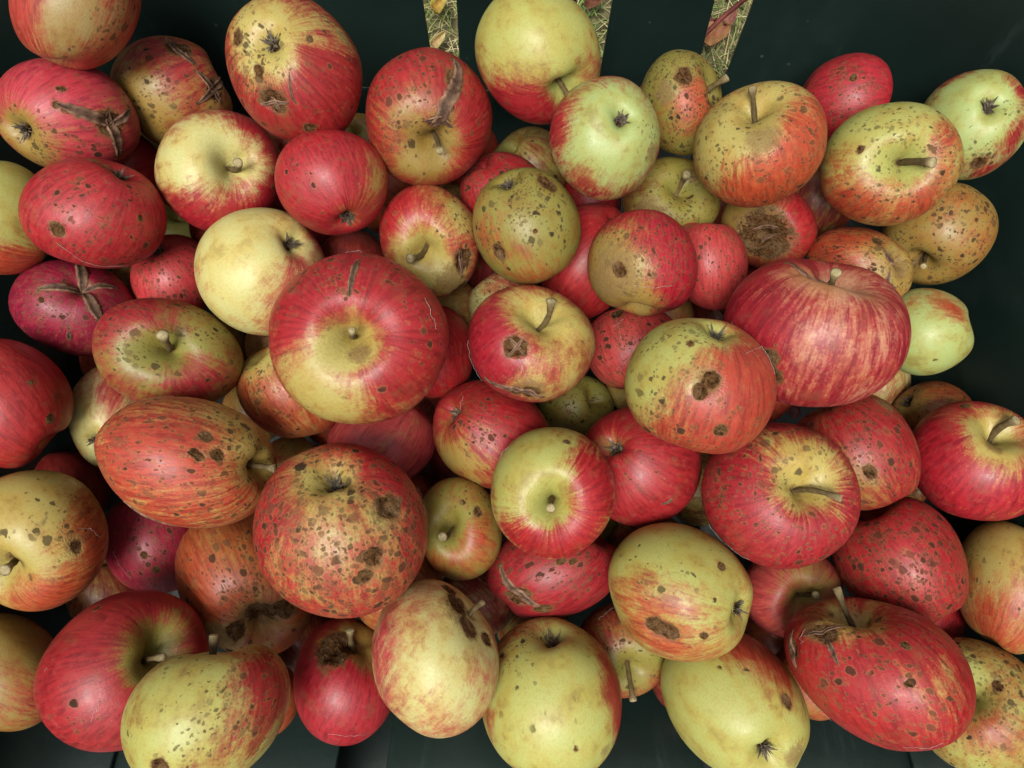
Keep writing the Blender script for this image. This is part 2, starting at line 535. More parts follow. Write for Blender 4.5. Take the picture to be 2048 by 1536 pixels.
# ------------------------------------------------------------------ a twig behind the slot
tp = [Vector((0.1330, 0.2680, 0.3846)) + Vector((0.0393, 0.0320, 0.0118)) * t for t in np.linspace(-9.0, 2.4, 40)]
tp = [q for q in tp if q.z > -.01]
tp = [q + Vector((.002 * math.sin(i * 1.3), .0, .002 * math.cos(i * .9))) for i, q in enumerate(tp)]
co, f, tn = tube(tp, [.0019 + .0006 * (i % 5 == 0) for i in range(len(tp))], 8)
tag(link('twig', np_mesh('twig', co, f, True, M_TWIG)), 'reddish brown twig slanting behind a slot of the container back', 'twig')

# ------------------------------------------------------------------ apples
GROUND = dict(ros=(.44, .225, .125), tan=(.28, .205, .075), och=(.275, .190, .048), yel=(.375, .310, .088), crm=(.465, .440, .172), grn=(.31, .37, .125),
              yg=(.325, .325, .088), oly=(.215, .195, .042), lim=(.365, .370, .105))
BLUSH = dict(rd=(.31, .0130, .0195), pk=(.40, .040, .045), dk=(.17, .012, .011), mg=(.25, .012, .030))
BLUSH['or'] = (.35, .044, .020)
K = 0.88
SEG, RING = 112, 80

def cavity(z, rho, dS, wS, dC, wC):
    return z - dS * np.exp(-(rho / wS) ** 2) * (z > 0) + dC * np.exp(-(rho / wC) ** 2) * (z < 0)

def build_apple(row):
    (idx, loc, R, quat, st, end, tip, gname, bname, b0, s0, marks, label) = row
    r = np.random.RandomState(idx * 7 + 1)
    hidden = end in 'sc' and R < .0285
    seg, ring = (72, 52) if hidden else (SEG, RING)
    # denser rings near the two hollows
    t = np.linspace(0, 1, ring + 1)
    phi = math.pi * (t - .09 * np.sin(2 * np.pi * t) / (2 * np.pi) * 2)
    lon = np.arange(seg) * 2 * math.pi / seg
    PH, LO = np.meshgrid(phi, lon, indexing='ij')
    dS, wS = r.uniform(.46, .60), r.uniform(.24, .31)
    dC, wC = r.uniform(.26, .36), r.uniform(.15, .21)
    dS *= next((m[1] for m in marks if m[0] == 'q'), 1.0)
    z0 = np.cos(PH)
    rho = np.sin(PH) ** .92
    tap = r.uniform(.01, .07)
    rho = rho * (1 + tap * z0)
    # five soft ribs, stronger at the eye
    rib = r.uniform(.006, .020)
    ph0 = r.uniform(0, 6.28)
    ribf = 1 + rib * np.cos(5 * LO + ph0) * (1 - .75 * (z0 * .5 + .5)) + .5 * rib * np.cos(3 * LO + ph0 * 2) * np.sin(PH)
    z = K * (1.0 + .07) * z0
    dip = 1 + .18 * np.cos(2 * LO + ph0)
    off = 1 + .22 * np.cos(LO + ph0 * 1.7) + .12 * np.cos(3 * LO + ph0)
    zc = z - dS * np.exp(-(rho / (wS * off)) ** 1.25) * (z0 > 0) + dC * np.exp(-(rho / (wC * off)) ** 1.35) * (z0 < 0)
    # lip unevenness
    zc = zc + .024 * np.cos(2 * LO + ph0 * 3) * np.exp(-((rho - .45) / .22) ** 2) * np.sign(z0)
    X, Y, Z = rho * np.cos(LO) * ribf, rho * np.sin(LO) * ribf, zc
    P = np.stack([X, Y, Z], -1).reshape(-1, 3)
    U = P / np.linalg.norm(np.stack([X, Y, K * z0], -1).reshape(-1, 3), axis=1, keepdims=True).clip(.3)
    base = np.stack([np.sin(PH) * np.cos(LO), np.sin(PH) * np.sin(LO), K * np.cos(PH)], -1).reshape(-1, 3)   # nominal spheroid
    # uneven growth
    for k in range(7):
        dv = r.randn(3); dv /= np.linalg.norm(dv)
        w = np.exp(-((base - dv) ** 2).sum(1) / r.uniform(.35, .9) ** 2)
        P *= (1 + r.uniform(-.055, .042) * w)[:, None]
    for k in range(10):
        dv = r.randn(3); dv /= np.linalg.norm(dv)
        w = np.exp(-((base - dv) ** 2).sum(1) / r.uniform(.12, .3) ** 2)
        P *= (1 + r.uniform(-.018, .010) * w)[:, None]
    n = len(P)
    bl = np.full(n, b0, float); sb = np.full(n, s0 * .62, float); rt = np.zeros(n); ru = np.zeros(n)
    dst = np.sqrt((base[:, 0] ** 2 + base[:, 1] ** 2))
    top, bot = base[:, 2] > 0, base[:, 2] <= 0
    lon1 = np.arctan2(base[:, 1], base[:, 0])
    lob = 1 + .30 * np.cos(lon1 + r.uniform(0, 6)) + .28 * np.cos(2 * lon1 + r.uniform(0, 6)) + .20 * np.cos(3 * lon1 + r.uniform(0, 6)) + .14 * np.cos(5 * lon1 + r.uniform(0, 6))
    bl -= .50 * np.exp(-(dst / (.30 * lob)) ** 1.5) * top + .30 * np.exp(-(dst / (.18 * lob)) ** 1.5) * bot
    ru += (.38 * np.exp(-(dst / .30) ** 2)) * top + .25 * np.exp(-(dst / .14) ** 2) * bot
    rt = np.maximum(rt, .62 * np.exp(-(dst / .085) ** 2) * bot if end in 'Cc' else .5 * np.exp(-(dst / .07) ** 2) * top)
    cracks = []
    webs = [m for m in marks if m[0] == 'w']
    for m in marks:
        if m[0] in 'qw': continue
        if m[0] == 'k':
            cracks.append(m)
            pts = np.array(m[1])
            for a, b in zip(pts[:-1], pts[1:]):
                for tt in (0, .5, 1):
                    w = np.exp(-((base - (a + (b - a) * tt)) ** 2).sum(1) / (m[2] * .75) ** 2)
                    rt = np.maximum(rt, .62 * w)
            continue
        d2 = ((base - np.array(m[1])) ** 2).sum(1)
        w = np.exp(-d2 / (m[2] * (1.05 if m[0] in 'bsn' else 1.0)) ** 2)
        if m[0] == 'b': bl += m[3] * w
        elif m[0] == 's': sb = sb + (m[3] * .82 - sb) * np.minimum(1, w * 1.3)
        elif m[0] == 'x':
            rt = np.maximum(rt, 1.25 * np.exp(-d2 / (m[2] * 1.05) ** 2)); P *= (1 - .075 * m[2] / .2 * np.exp(-d2 / (m[2] * .8) ** 2))[:, None]
        elif m[0] == 'o': rt = np.maximum(rt, .78 * np.exp(-(d2 / m[2] ** 2) ** 2))
        elif m[0] == 'n': ru = np.maximum(ru, .85 * np.exp(-(d2 / (m[2] * .95) ** 2) ** 1.5)); bl -= .35 * w
        elif m[0] == 'd': P *= (1 - m[3] * w)[:, None]
    jit = np.sin(31 * base[:, 0] + idx) * np.sin(27 * base[:, 1] + 2 * idx) + np.sin(23 * base[:, 2]) * np.sin(37 * base[:, 0] + 1.3)
    P *= (1 + .016 * jit * np.clip(rt * 1.4 - .25, 0, 1) * (dst > .13))[:, None]
    S = np.array([[st[0], st[3], st[4]], [st[3], st[1], st[5]], [st[4], st[5], st[2]]])
    V = (P @ S.T) * R
    g = np.array(GROUND[gname]) * r.uniform(.93, 1.07)
    b = np.array(BLUSH[bname]) * np.array([r.uniform(.9, 1.1), r.uniform(.8, 1.3), r.uniform(.75, 1.05)])
    I = np.arange((ring + 1) * seg).reshape(ring + 1, seg)
    q = np.stack([I[:-1], I[1:], np.roll(I[1:], -1, 1), np.roll(I[:-1], -1, 1)], -1).reshape(-1, 4)
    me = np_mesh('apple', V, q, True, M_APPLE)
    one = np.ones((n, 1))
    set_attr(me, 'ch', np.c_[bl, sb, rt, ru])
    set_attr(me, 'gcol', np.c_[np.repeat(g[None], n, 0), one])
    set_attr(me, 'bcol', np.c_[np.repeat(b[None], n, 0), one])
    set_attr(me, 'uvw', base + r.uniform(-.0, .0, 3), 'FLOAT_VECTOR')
    o = link('apple', me)
    o.location = loc
    o.rotation_mode = 'QUATERNION'
    o.rotation_quaternion = Quaternion(quat)
    tag(o, label, 'apple', 'apples heaped in the green container')
    # --- stem or eye
    topz = V[I[0]].mean(0)
    botz = V[I[-1]].mean(0)
    if end == 'S':
        v = Vector(S @ np.array(tip)) * R if tip else Vector((0, 0, .5 * R))
        a = Vector(topz) - Vector((0, 0, .001))
        v = Vector(S @ (np.array((0, 0, .44)) + np.array(tip))) * R - a if tip else v
        L = v.length
        side = v.orthogonal().normalized() * L * r.uniform(-.17, .17)
        nst = 9
        path = [a + v * (i / (nst - 1)) + side * math.sin(math.pi * i / (nst - 1)) for i in range(nst)]
        r0 = .0014 * r.uniform(.9, 1.3)
        ra = [r0 * (1.25 if i == 0 else 1.0 if i < nst - 2 else 1.35 if i < nst - 1 else 1.6) * r.uniform(.84, 1.16) for i in range(nst)]
        c0 = np.array((.115, .080, .030)) * r.uniform(.7, 1.3); c1 = np.array((.24, .19, .095))
        ti = [tuple(c0 + (c1 - c0) * max(0, (i / (nst - 1) - .74) / .26)) for i in range(nst)]
        path.append(path[-1] + v.normalized() * .0004); ra.append(r0 * 1.1); ti.append((.38, .32, .17))
        co, f, tn = tube(path, ra, 10, ti)
        sm = np_mesh('stem', co, f, True, M_STEM)
        set_attr(sm, 'tint', np.c_[np.array(tn), np.ones(len(tn))])
        link('stem', sm, o)
    elif end == 'C':
        co, f = [], []
        c = Vector(botz) + Vector((0, 0, -.11 * R))
        def sliver(a, d, L, w, curl, lift):
            k = len(co)
            sd = d.cross(Vector((0, 0, 1))).normalized()
            for i in range(5):
                t_ = i / 4
                ctr = a + d * L * t_ + Vector((0, 0, -1)) * (lift * math.sin(t_ * math.pi * .8) + curl * t_ * t_)
                ww = w * (1 - t_ ** 1.5) + .00012
                co.extend([ctr - sd * ww, ctr + Vector((0, 0, -.0004)), ctr + sd * ww])
            for i in range(4):
                for j in range(2):
                    f.append((k + i * 3 + j, k + i * 3 + j + 1, k + i * 3 + 4 + j, k + i * 3 + 3 + j))
        for i in range(5):
            w_ = i * 1.2566 + r.uniform(-.3, .3)
            sliver(c + Vector((math.cos(w_), math.sin(w_), -.5)) * .0012, Vector((math.cos(w_), math.sin(w_), 0)), r.uniform(.07, .15) * R, r.uniform(.0007, .0014), r.uniform(.001, .005), r.uniform(.0005, .002))
        for i in range(34):
            w_ = r.uniform(0, 6.28)
            sliver(c + Vector((math.cos(w_), math.sin(w_), 0)) * r.uniform(0, .0022), Vector((math.cos(w_), math.sin(w_), 0)), r.uniform(.0004, .0042), r.uniform(.00025, .0006), r.uniform(-.001, .0040), .001)
        link('calyx', np_mesh('calyx', co, f, True, M_CALYX), o)
    # --- dry cracks standing proud of the skin
    if cracks or webs:
        bvh = BVHTree.FromPolygons([tuple(v) for v in V], [tuple(int(k) for k in t) for t in q])
        for m in cracks:
            co, f, tn = crack_mesh(m, bvh, S, R, r)
            cm = np_mesh('crack', co, f, True, M_SCAR)
            set_attr(cm, 'tint', np.c_[np.array(tn), np.ones(len(tn))])
            link('crack', cm, o)
        for m in webs:
            pts = [Vector(S @ np.array(p)) * R for p in m[1]]
            fine_ = []
            for a_, b_ in zip(pts[:-1], pts[1:]):
                for k in range(5): fine_.append(a_.lerp(b_, k / 5) + Vector(r.randn(3)) * .0004)
            fine_.append(pts[-1])
            out = []
            for q_ in fine_:
                hit, hn, _, _ = bvh.ray_cast(q_.normalized() * R * 2.5, -q_.normalized())
                out.append((hit if hit is not None else q_) + q_.normalized() * r.uniform(.0001, .0009))
            co, f, tn = tube(out, [.00006] * len(out), 5)
            link('cobweb_thread', np_mesh('cobweb_thread', co, f, True, M_WEB), o)
    return o

def crack_mesh(m, bvh, S, R, r):
    ctrl = [Vector(S @ np.array(p)) * R for p in m[1]]
    W = m[2] * R * .8
    pts = []
    for i in range(len(ctrl) - 1):
        for k in range(7):
            pts.append(ctrl[i].lerp(ctrl[i + 1], k / 7))
    pts.append(ctrl[-1])
    for _ in range(3):
        pts = [pts[0]] + [(pts[i - 1] + pts[i] * 2 + pts[i + 1]) / 4 for i in range(1, len(pts) - 1)] + [pts[-1]]
    n = len(pts)
    co, f, tn = [], [], []
    ofs = (-1.0, -.72, -.35, 0, .35, .72, 1.0)
    hh = (-.25, .42, .12, -.05, .10, .46, -.25)
    for i, p in enumerate(pts):
        d = (pts[min(i + 1, n - 1)] - pts[max(i - 1, 0)]).normalized()
        nrm = p.normalized()
        s = d.cross(nrm).normalized()
        t = i / (n - 1)
        w = W * (math.sin(math.pi * (t * .94 + .03)) ** .65) * r.uniform(.85, 1.12)
        for j in range(7):
            q = p + s * (ofs[j] * w * r.uniform(.92, 1.08))
            hit, hn, _, _ = bvh.ray_cast(q.normalized() * R * 2.5, -q.normalized())
            if hit is None: hit, hn = q, q.normalized()
            if hn.dot(q) < 0: hn = -hn
            lift = hh[j] * min(w, .0022) * r.uniform(.7, 1.3)
            co.append(hit + hn * (lift + (.0002 if 0 < j < 6 else -.0003)))
            k = (.75, 1.25, .60, .45, .60, 1.25, .75)[j] * r.uniform(.8, 1.15)
            tn.append((k, k * .95, k * .9))
    for i in range(n - 1):
        for j in range(6):
            a = i * 7 + j
            f.append((a, a + 1, a + 8, a + 7))
    return co, f, tn

APPLES = [
(1, [-0.2323, 0.1909, 0.5261], 0.0342, [0.367, -0.1176, 0.5457, 0.7442], [1.003, 0.876, 1.151, -0.018, -0.047, -0.091], 's', None, 'tan', 'or', 0.5, 0.08, [('b', [-0.245, 0.909, -0.296], 0.44, 0.7), ('b', [-0.774, 0.401, -0.431], 0.513, -0.5), ('b', [-0.216, -0.338, -0.806], 0.44, 0.4), ('b', [-0.333, -0.832, -0.39], 0.44, 0.3), ('s', [-0.868, -0.398, -0.26], 0.366, 0.4), ('s', [-0.563, -0.207, -0.704], 0.293, 0.3)], 'tan apple flushed red down one edge, cut off by the top picture edge'),
(2, [-0.2186, 0.1912, 0.4437], 0.0361, [0.0007, 0.5637, 0.5028, 0.6553], [0.978, 1.001, 1.023, -0.002, -0.029, 0.007], 's', None, 'och', 'rd', 0.45, 0.22, [('b', [0.624, 0.776, 0.085], 0.702, 0.35), ('b', [0.304, 0.654, -0.609], 0.526, -0.5), ('b', [-0.054, 0.646, -0.67], 0.439, -0.3), ('s', [0.357, 0.858, -0.325], 0.526, 0.5), ('k', [[0.234, 0.877, 0.369], [-0.134, 0.846, 0.454], [-0.389, 0.779, 0.433]], 0.088), ('k', [[-0.195, 0.976, 0.083], [-0.134, 0.846, 0.454], [-0.08, 0.345, 0.823]], 0.096), ('k', [[0.85, 0.337, 0.357], [0.662, 0.622, 0.367], [0.493, 0.763, 0.368], [0.337, 0.819, 0.409]], 0.088), ('x', [0.65, 0.618, 0.389], 0.193), ('x', [-0.161, 0.832, 0.467], 0.175)], 'shaded orange apple with two brown star-shaped cracks, tucked under the tan apple'),
(3, [-0.2626, 0.153, 0.4757], 0.0354, [0.3495, -0.3494, 0.8249, 0.2742], [0.956, 1.013, 1.038, 0.042, 0.012, -0.058], 'C', None, 'och', 'pk', 0.62, 0.18, [('b', [-0.953, 0.136, -0.237], 0.629, 0.5), ('b', [0.258, -0.252, -0.821], 0.471, -0.5), ('b', [-0.167, -0.053, -0.866], 0.314, -0.5), ('s', [-0.024, -0.459, -0.781], 0.393, 0.85), ('s', [-0.144, -0.887, -0.386], 0.393, 0.5), ('k', [[-0.722, -0.277, -0.558], [-0.716, -0.535, -0.395], [-0.643, -0.741, -0.172], [-0.551, -0.835, -0.004]], 0.134), ('k', [[-0.726, -0.687, -0.039], [-0.472, -0.878, -0.072], [0.013, -0.998, -0.052]], 0.134), ('k', [[-0.551, -0.828, -0.089], [-0.593, -0.785, 0.157], [-0.638, -0.65, 0.363]], 0.102), ('x', [-0.598, -0.798, -0.066], 0.204), ('o', [-0.884, -0.169, -0.384], 0.079), ('b', [0.105, -0.83, -0.482], 0.471, 0.3)], 'pink and orange apple split by a large brown three-armed crack'),
(4, [-0.1189, 0.162, 0.5083], 0.0376, [0.0284, -0.6047, -0.7861, -0.1248], [1.034, 0.957, 1.011, -0.018, -0.023, -0.003], 'C', None, 'yel', 'rd', 0.66, 0.14, [('b', [-0.153, -0.078, -0.867], 0.488, -0.7), ('b', [0.389, -0.087, -0.807], 0.419, -0.5), ('b', [-0.764, 0.357, -0.473], 0.768, 0.4), ('b', [-0.857, -0.455, -0.211], 0.558, 0.3), ('b', [0.182, 0.727, -0.582], 0.419, -0.2), ('x', [0.208, -0.459, -0.76], 0.098), ('x', [-0.273, -0.286, -0.808], 0.077), ('x', [-0.37, -0.321, -0.767], 0.056), ('s', [-0.096, -0.422, -0.793], 0.488, 0.75), ('x', [-0.662, -0.287, -0.609], 0.167), ('n', [0.096, 0.948, -0.268], 0.154), ('o', [-0.068, 0.548, -0.734], 0.063), ('x', [-0.965, 0.027, -0.228], 0.091), ('k', [[-0.42, 0.126, -0.791], [-0.541, 0.069, -0.738], [-0.672, 0.017, -0.652], [-0.728, 0.033, -0.602]], 0.028), ('k', [[-0.587, -0.487, -0.569], [-0.667, -0.272, -0.611], [-0.707, -0.067, -0.619]], 0.042), ('k', [[-0.588, -0.295, -0.663], [-0.675, -0.279, -0.601], [-0.751, -0.251, -0.538]], 0.042)], 'large orange-red apple with a scabby yellow patch round its eye and a cracked star scar'),
(5, [-0.176, 0.1249, 0.4621], 0.0361, [0.7777, -0.0819, 0.3502, -0.5156], [0.973, 1.024, 1.005, -0.027, -0.007, 0.011], 'S', [-0.004, -0.055, 0.579], 'crm', 'rd', 0.62, 0.03, [('b', [-0.3, -0.259, 0.808], 0.635, -0.5), ('b', [-0.253, -0.88, 0.354], 0.476, -0.45), ('b', [-0.494, 0.653, 0.505], 0.556, 0.45), ('b', [0.709, -0.635, 0.271], 0.715, 0.3), ('b', [0.651, 0.532, 0.476], 0.476, 0.4), ('o', [0.436, 0.473, 0.674], 0.048)], 'cream and red apple with a short stem in a wide pale hollow'),
(6, [-0.102, 0.1062, 0.4836], 0.0306, [0.4927, -0.317, -0.6905, -0.4243], [1.01, 0.992, 0.999, -0.016, 0.006, -0.021], 'C', None, 'och', 'rd', 0.95, 0.12, [('b', [0.029, 0.832, -0.487], 0.559, -0.55), ('b', [0.231, 0.081, -0.853], 0.373, -0.25), ('s', [0.994, -0.011, 0.098], 0.373, 0.5), ('b', [0.921, 0.235, -0.273], 0.652, 0.2)], 'small smooth crimson apple with one orange side, eye facing down'),
(7, [-0.0491, 0.1479, 0.4828], 0.0371, [0.5033, 0.3956, -0.2882, 0.7121], [1.012, 0.987, 1.002, -0.021, -0.005, 0.011], 'S', [-0.024, 0.015, 0.58], 'och', 'rd', 0.72, 0.16, [('b', [0.575, 0.194, 0.7], 0.458, -0.4), ('b', [-0.147, 0.168, 0.858], 0.42, -0.5), ('b', [0.076, -0.501, 0.759], 0.458, 0.3), ('b', [0.924, 0.262, 0.245], 0.611, 0.3), ('b', [-0.199, 0.853, 0.425], 0.458, -0.15), ('s', [0.512, 0.452, 0.643], 0.458, 0.7), ('s', [0.831, -0.264, 0.43], 0.458, 0.5), ('k', [[0.779, -0.596, 0.17], [0.652, -0.567, 0.444], [0.553, -0.4, 0.643], [0.458, -0.226, 0.757], [0.321, -0.116, 0.827], [0.294, 0.029, 0.841]], 0.145), ('x', [0.658, -0.499, 0.496], 0.138), ('k', [[0.372, 0.103, 0.812], [0.342, -0.14, 0.818], [0.139, -0.293, 0.832]], 0.053), ('n', [0.335, -0.181, 0.814], 0.168)], 'red and orange apple with a folded brown crack running down to its stem'),
(8, [0.0143, 0.1745, 0.5025], 0.0362, [0.7421, 0.6001, 0.1298, 0.2689], [0.934, 1.028, 1.043, -0.027, 0.003, -0.04], 'S', [-0.102, 0.013, 0.575], 'yg', 'rd', 0.22, 0.06, [('b', [-0.911, 0.013, 0.363], 0.574, 0.6), ('b', [-0.551, -0.33, 0.675], 0.459, 0.7), ('b', [-0.313, 0.913, 0.231], 0.689, -0.4), ('b', [0.434, -0.147, 0.782], 0.459, 0.35), ('b', [-0.365, 0.198, 0.8], 0.306, 0.3), ('b', [0.391, 0.688, 0.538], 0.383, -0.1)], 'large yellow-green apple with a red base and stem in a side hollow, below the slots'),
(9, [0.051, 0.1236, 0.5015], 0.0312, [0.0446, -0.9663, 0.2171, 0.1309], [0.992, 1.01, 0.999, 0.024, 0.015, 0.002], 'C', None, 'grn', 'rd', 0.42, 0.06, [('b', [-0.073, 0.348, -0.823], 0.734, -0.75), ('b', [-0.908, 0.367, -0.176], 0.432, 0.5), ('b', [0.076, 0.977, -0.173], 0.518, 0.35), ('b', [0.958, 0.037, -0.249], 0.345, 0.3), ('b', [-0.35, -0.671, -0.575], 0.345, 0.3), ('n', [0.75, 0.075, -0.579], 0.216), ('s', [0.641, -0.07, -0.673], 0.345, 0.4)], 'pale green apple with a red rim and its eye facing up'),
(10, [0.1039, 0.1692, 0.4626], 0.029, [0.6377, 0.2798, 0.2585, 0.6695], [1.066, 1.011, 0.931, 0.047, -0.008, 0.034], 'S', [0.148, -0.052, 0.725], 'oly', 'or', 0.22, 0.8, [('s', [-0.087, 0.88, 0.412], 0.85, 1.0), ('s', [-0.755, 0.437, 0.43], 0.744, 0.7), ('b', [-0.267, 0.543, 0.7], 0.425, 0.5), ('b', [-0.42, 0.696, 0.513], 0.425, 0.35), ('b', [-0.517, -0.152, 0.741], 0.319, 0.6), ('n', [-0.193, 0.959, 0.182], 0.276), ('x', [0.03, 0.749, 0.582], 0.17), ('b', [0.386, 0.848, 0.32], 0.531, -0.3)], 'olive apple densely freckled with dark scab, pale stem poking sideways'),
(11, [0.1362, 0.1214, 0.4966], 0.0349, [0.6224, -0.2659, 0.0286, 0.7356], [0.986, 1.036, 0.979, 0.006, -0.018, -0.001], 'S', [0.194, -0.061, 0.56], 'yel', 'or', 0.48, 0.45, [('b', [-0.139, 0.545, 0.727], 0.626, -0.6), ('b', [-0.709, -0.485, 0.45], 0.626, 0.5), ('b', [-0.94, -0.104, 0.285], 0.626, 0.25), ('b', [-0.281, 0.121, 0.838], 0.47, -0.3), ('b', [-0.915, 0.378, -0.126], 0.548, 0.25), ('n', [-0.622, 0.039, 0.688], 0.329), ('s', [-0.976, -0.055, -0.183], 0.626, 0.5), ('s', [-0.815, 0.511, -0.24], 0.548, 0.5), ('s', [-0.439, -0.501, 0.657], 0.391, 0.4)], 'yellow apple with an orange-red cheek and a long upright stem'),
(12, [0.2126, 0.2922, 0.2724], 0.0206, [0.7483, -0.429, 0.1256, 0.4902], [0.994, 0.963, 1.05, 0.019, -0.008, 0.062], 'c', None, 'och', 'dk', 0.9, 0.1, [], 'dark red apple barely showing behind the upright-stemmed yellow apple'),
(13, [0.2142, 0.1826, 0.4458], 0.031, [0.7421, 0.2695, 0.5613, 0.2482], [0.998, 0.977, 1.026, -0.009, 0.001, 0.029], 's', None, 'och', 'rd', 0.97, 0.16, [('s', [-0.79, 0.595, -0.128], 0.61, 0.6), ('s', [-0.975, 0.128, -0.16], 0.61, 0.4), ('o', [-0.788, 0.611, -0.066], 0.091), ('b', [-0.842, -0.387, -0.33], 0.508, -0.1)], 'dusky crimson apple with grey ringed spots against the black back wall'),
(14, [0.2116, 0.1143, 0.4902], 0.0347, [0.7108, 0.0932, -0.2036, 0.6668], [0.955, 1.043, 1.004, -0.008, -0.001, -0.014], 'S', [-0.048, -0.272, 0.542], 'yg', 'or', 0.26, 0.22, [('b', [0.771, 0.372, 0.454], 0.675, -0.5), ('b', [0.345, -0.381, 0.755], 0.45, 0.55), ('b', [-0.444, 0.776, 0.394], 0.6, 0.35), ('b', [-0.616, -0.41, 0.592], 0.45, 0.45), ('b', [-0.768, 0.449, 0.402], 0.6, 0.2), ('s', [0.504, 0.143, 0.749], 0.45, 0.4), ('s', [-0.471, 0.168, 0.762], 0.525, 0.5), ('s', [0.354, -0.553, 0.664], 0.375, 0.6), ('o', [0.157, 0.588, 0.698], 0.075)], 'yellow-green apple flushed orange with a thick pale stem pointing at the wall'),
(15, [0.276, 0.1522, 0.4703], 0.0307, [0.0775, 0.3922, 0.9064, 0.1362], [0.965, 1.029, 1.007, 0.011, -0.005, -0.014], 'C', None, 'grn', 'rd', 0.2, 0.08, [('b', [0.929, 0.261, -0.231], 0.442, 0.55), ('b', [0.158, -0.3, -0.828], 0.795, -0.5), ('b', [-0.181, 0.67, -0.633], 0.354, 0.6), ('b', [-0.825, -0.477, -0.266], 0.53, 0.5), ('b', [-0.679, 0.082, -0.642], 0.354, 0.4), ('s', [-0.582, -0.672, -0.402], 0.309, 1.0), ('x', [-0.617, -0.643, -0.399], 0.124), ('s', [-0.327, 0.212, -0.81], 0.177, 0.5)], 'smooth pale green apple resting on the side wall, red along its upper rim'),
(16, [0.2681, 0.0968, 0.4358], 0.0318, [0.201, 0.5457, 0.4098, -0.7028], [1.013, 0.964, 1.025, 0.021, 0.028, -0.004], 'S', [-0.282, -0.048, 0.539], 'och', 'or', 0.16, 0.7, [('s', [-0.719, -0.545, 0.38], 0.756, 0.9), ('s', [-0.41, -0.22, 0.779], 0.567, 0.5), ('b', [-0.741, -0.663, 0.092], 0.567, 0.25), ('b', [-0.869, 0.269, 0.366], 0.378, 0.15)], 'ochre apple peppered with black spots, stem hollow facing down the wall'),
(17, [0.2133, 0.0721, 0.442], 0.0275, [0.0678, -0.9362, -0.2175, 0.2678], [0.997, 0.998, 1.027, 0.072, -0.005, -0.128], 'c', None, 'och', 'or', 0.6, 0.5, [('s', [-0.719, -0.501, -0.424], 0.884, 0.8), ('b', [-0.787, -0.615, 0.041], 0.552, 0.15), ('b', [-0.249, 0.193, -0.835], 0.497, -0.7), ('n', [-0.118, 0.1, -0.869], 0.442), ('k', [[-0.294, -0.335, -0.788], [-0.345, -0.083, -0.823], [-0.246, 0.045, -0.852], [0.035, 0.032, -0.879]], 0.077), ('k', [[-0.428, 0.146, -0.785], [-0.532, 0.414, -0.65], [-0.295, 0.592, -0.66]], 0.077), ('x', [-0.211, -0.522, -0.727], 0.11)], 'orange apple with black speckles and a cracked tan end'),
(18, [0.1624, 0.1024, 0.4331], 0.028, [0.1512, -0.0272, 0.927, 0.3422], [1.042, 0.966, 0.998, 0.062, 0.02, -0.008], 'c', None, 'och', 'rd', 0.6, 0.1, [('x', [0.092, 0.087, -0.873], 0.548), ('n', [0.18, 0.314, -0.82], 0.657), ('b', [0.469, 0.505, -0.638], 0.657, -0.6), ('b', [-0.656, 0.353, -0.587], 0.657, 0.5), ('d', [0.039, 0.11, -0.874], 0.438, 0.12), ('k', [[0.391, 0.188, -0.793], [0.078, 0.316, -0.832], [-0.227, 0.25, -0.828]], 0.055), ('k', [[0.207, -0.162, -0.849], [-0.055, -0.035, -0.878], [-0.268, 0.073, -0.845]], 0.055)], 'red and tan apple with a sunken wrinkled brown rot patch'),
(19, [0.1216, 0.0743, 0.443], 0.0263, [0.2356, -0.1977, 0.4703, 0.8272], [0.878, 0.978, 1.183, -0.058, 0.071, -0.003], 'c', None, 'och', 'pk', 0.95, 0.2, [('s', [-0.433, 0.621, 0.575], 0.605, 0.7), ('s', [-0.315, 0.928, -0.177], 0.605, 0.3)], 'bright pinkish red apple with pale ringed spots squeezed behind the russet-cheeked apple'),
(20, [0.0738, 0.0611, 0.4756], 0.032, [0.3364, 0.371, -0.6919, 0.5201], [1.0, 0.971, 1.03, -0.006, -0.016, -0.03], 'c', None, 'och', 'rd', 0.85, 0.3, [('n', [0.92, 0.176, 0.308], 0.63), ('b', [0.866, 0.239, 0.386], 0.649, -0.8), ('s', [0.756, -0.493, -0.38], 0.741, 0.7), ('b', [0.289, 0.087, 0.839], 0.556, -0.5), ('b', [0.613, -0.761, 0.187], 0.556, 0.2), ('w', [[0.83, -0.184, 0.463], [0.724, -0.434, 0.472], [0.51, -0.735, 0.393]]), ('x', [0.952, 0.042, 0.268], 0.12), ('n', [0.802, 0.356, 0.421], 0.556)], 'red spotted apple with a rough brown russet cheek'),
(21, [0.0484, 0.0838, 0.425], 0.0335, [0.1911, -0.3505, -0.8548, 0.3316], [0.934, 1.006, 1.076, 0.052, -0.09, -0.026], 'C', None, 'och', 'rd', 0.97, 0.06, [('b', [-0.334, -0.867, 0.327], 0.598, 0.1)], 'plain bright red apple wedged between the russet-cheeked and yellow-green apples'),
(22, [0.0088, 0.0827, 0.4768], 0.0322, [0.0136, 0.5878, -0.7221, 0.3645], [0.995, 0.955, 1.055, -0.034, 0.026, -0.011], 'C', None, 'oly', 'or', 0.12, 0.1, [('b', [0.723, 0.376, -0.51], 0.459, 0.35), ('b', [0.863, -0.224, 0.398], 0.642, 0.35), ('s', [0.225, -0.498, -0.737], 0.642, 0.8), ('x', [-0.129, -0.665, -0.647], 0.147), ('x', [0.953, 0.192, -0.206], 0.128), ('o', [0.738, -0.558, -0.334], 0.046), ('s', [0.789, 0.529, -0.276], 0.367, 0.4), ('b', [0.492, -0.669, -0.49], 0.551, -0.2), ('x', [-0.093, -0.748, -0.578], 0.119)], 'yellow-green apple with a grey scabby eye and few red tints, near the middle'),
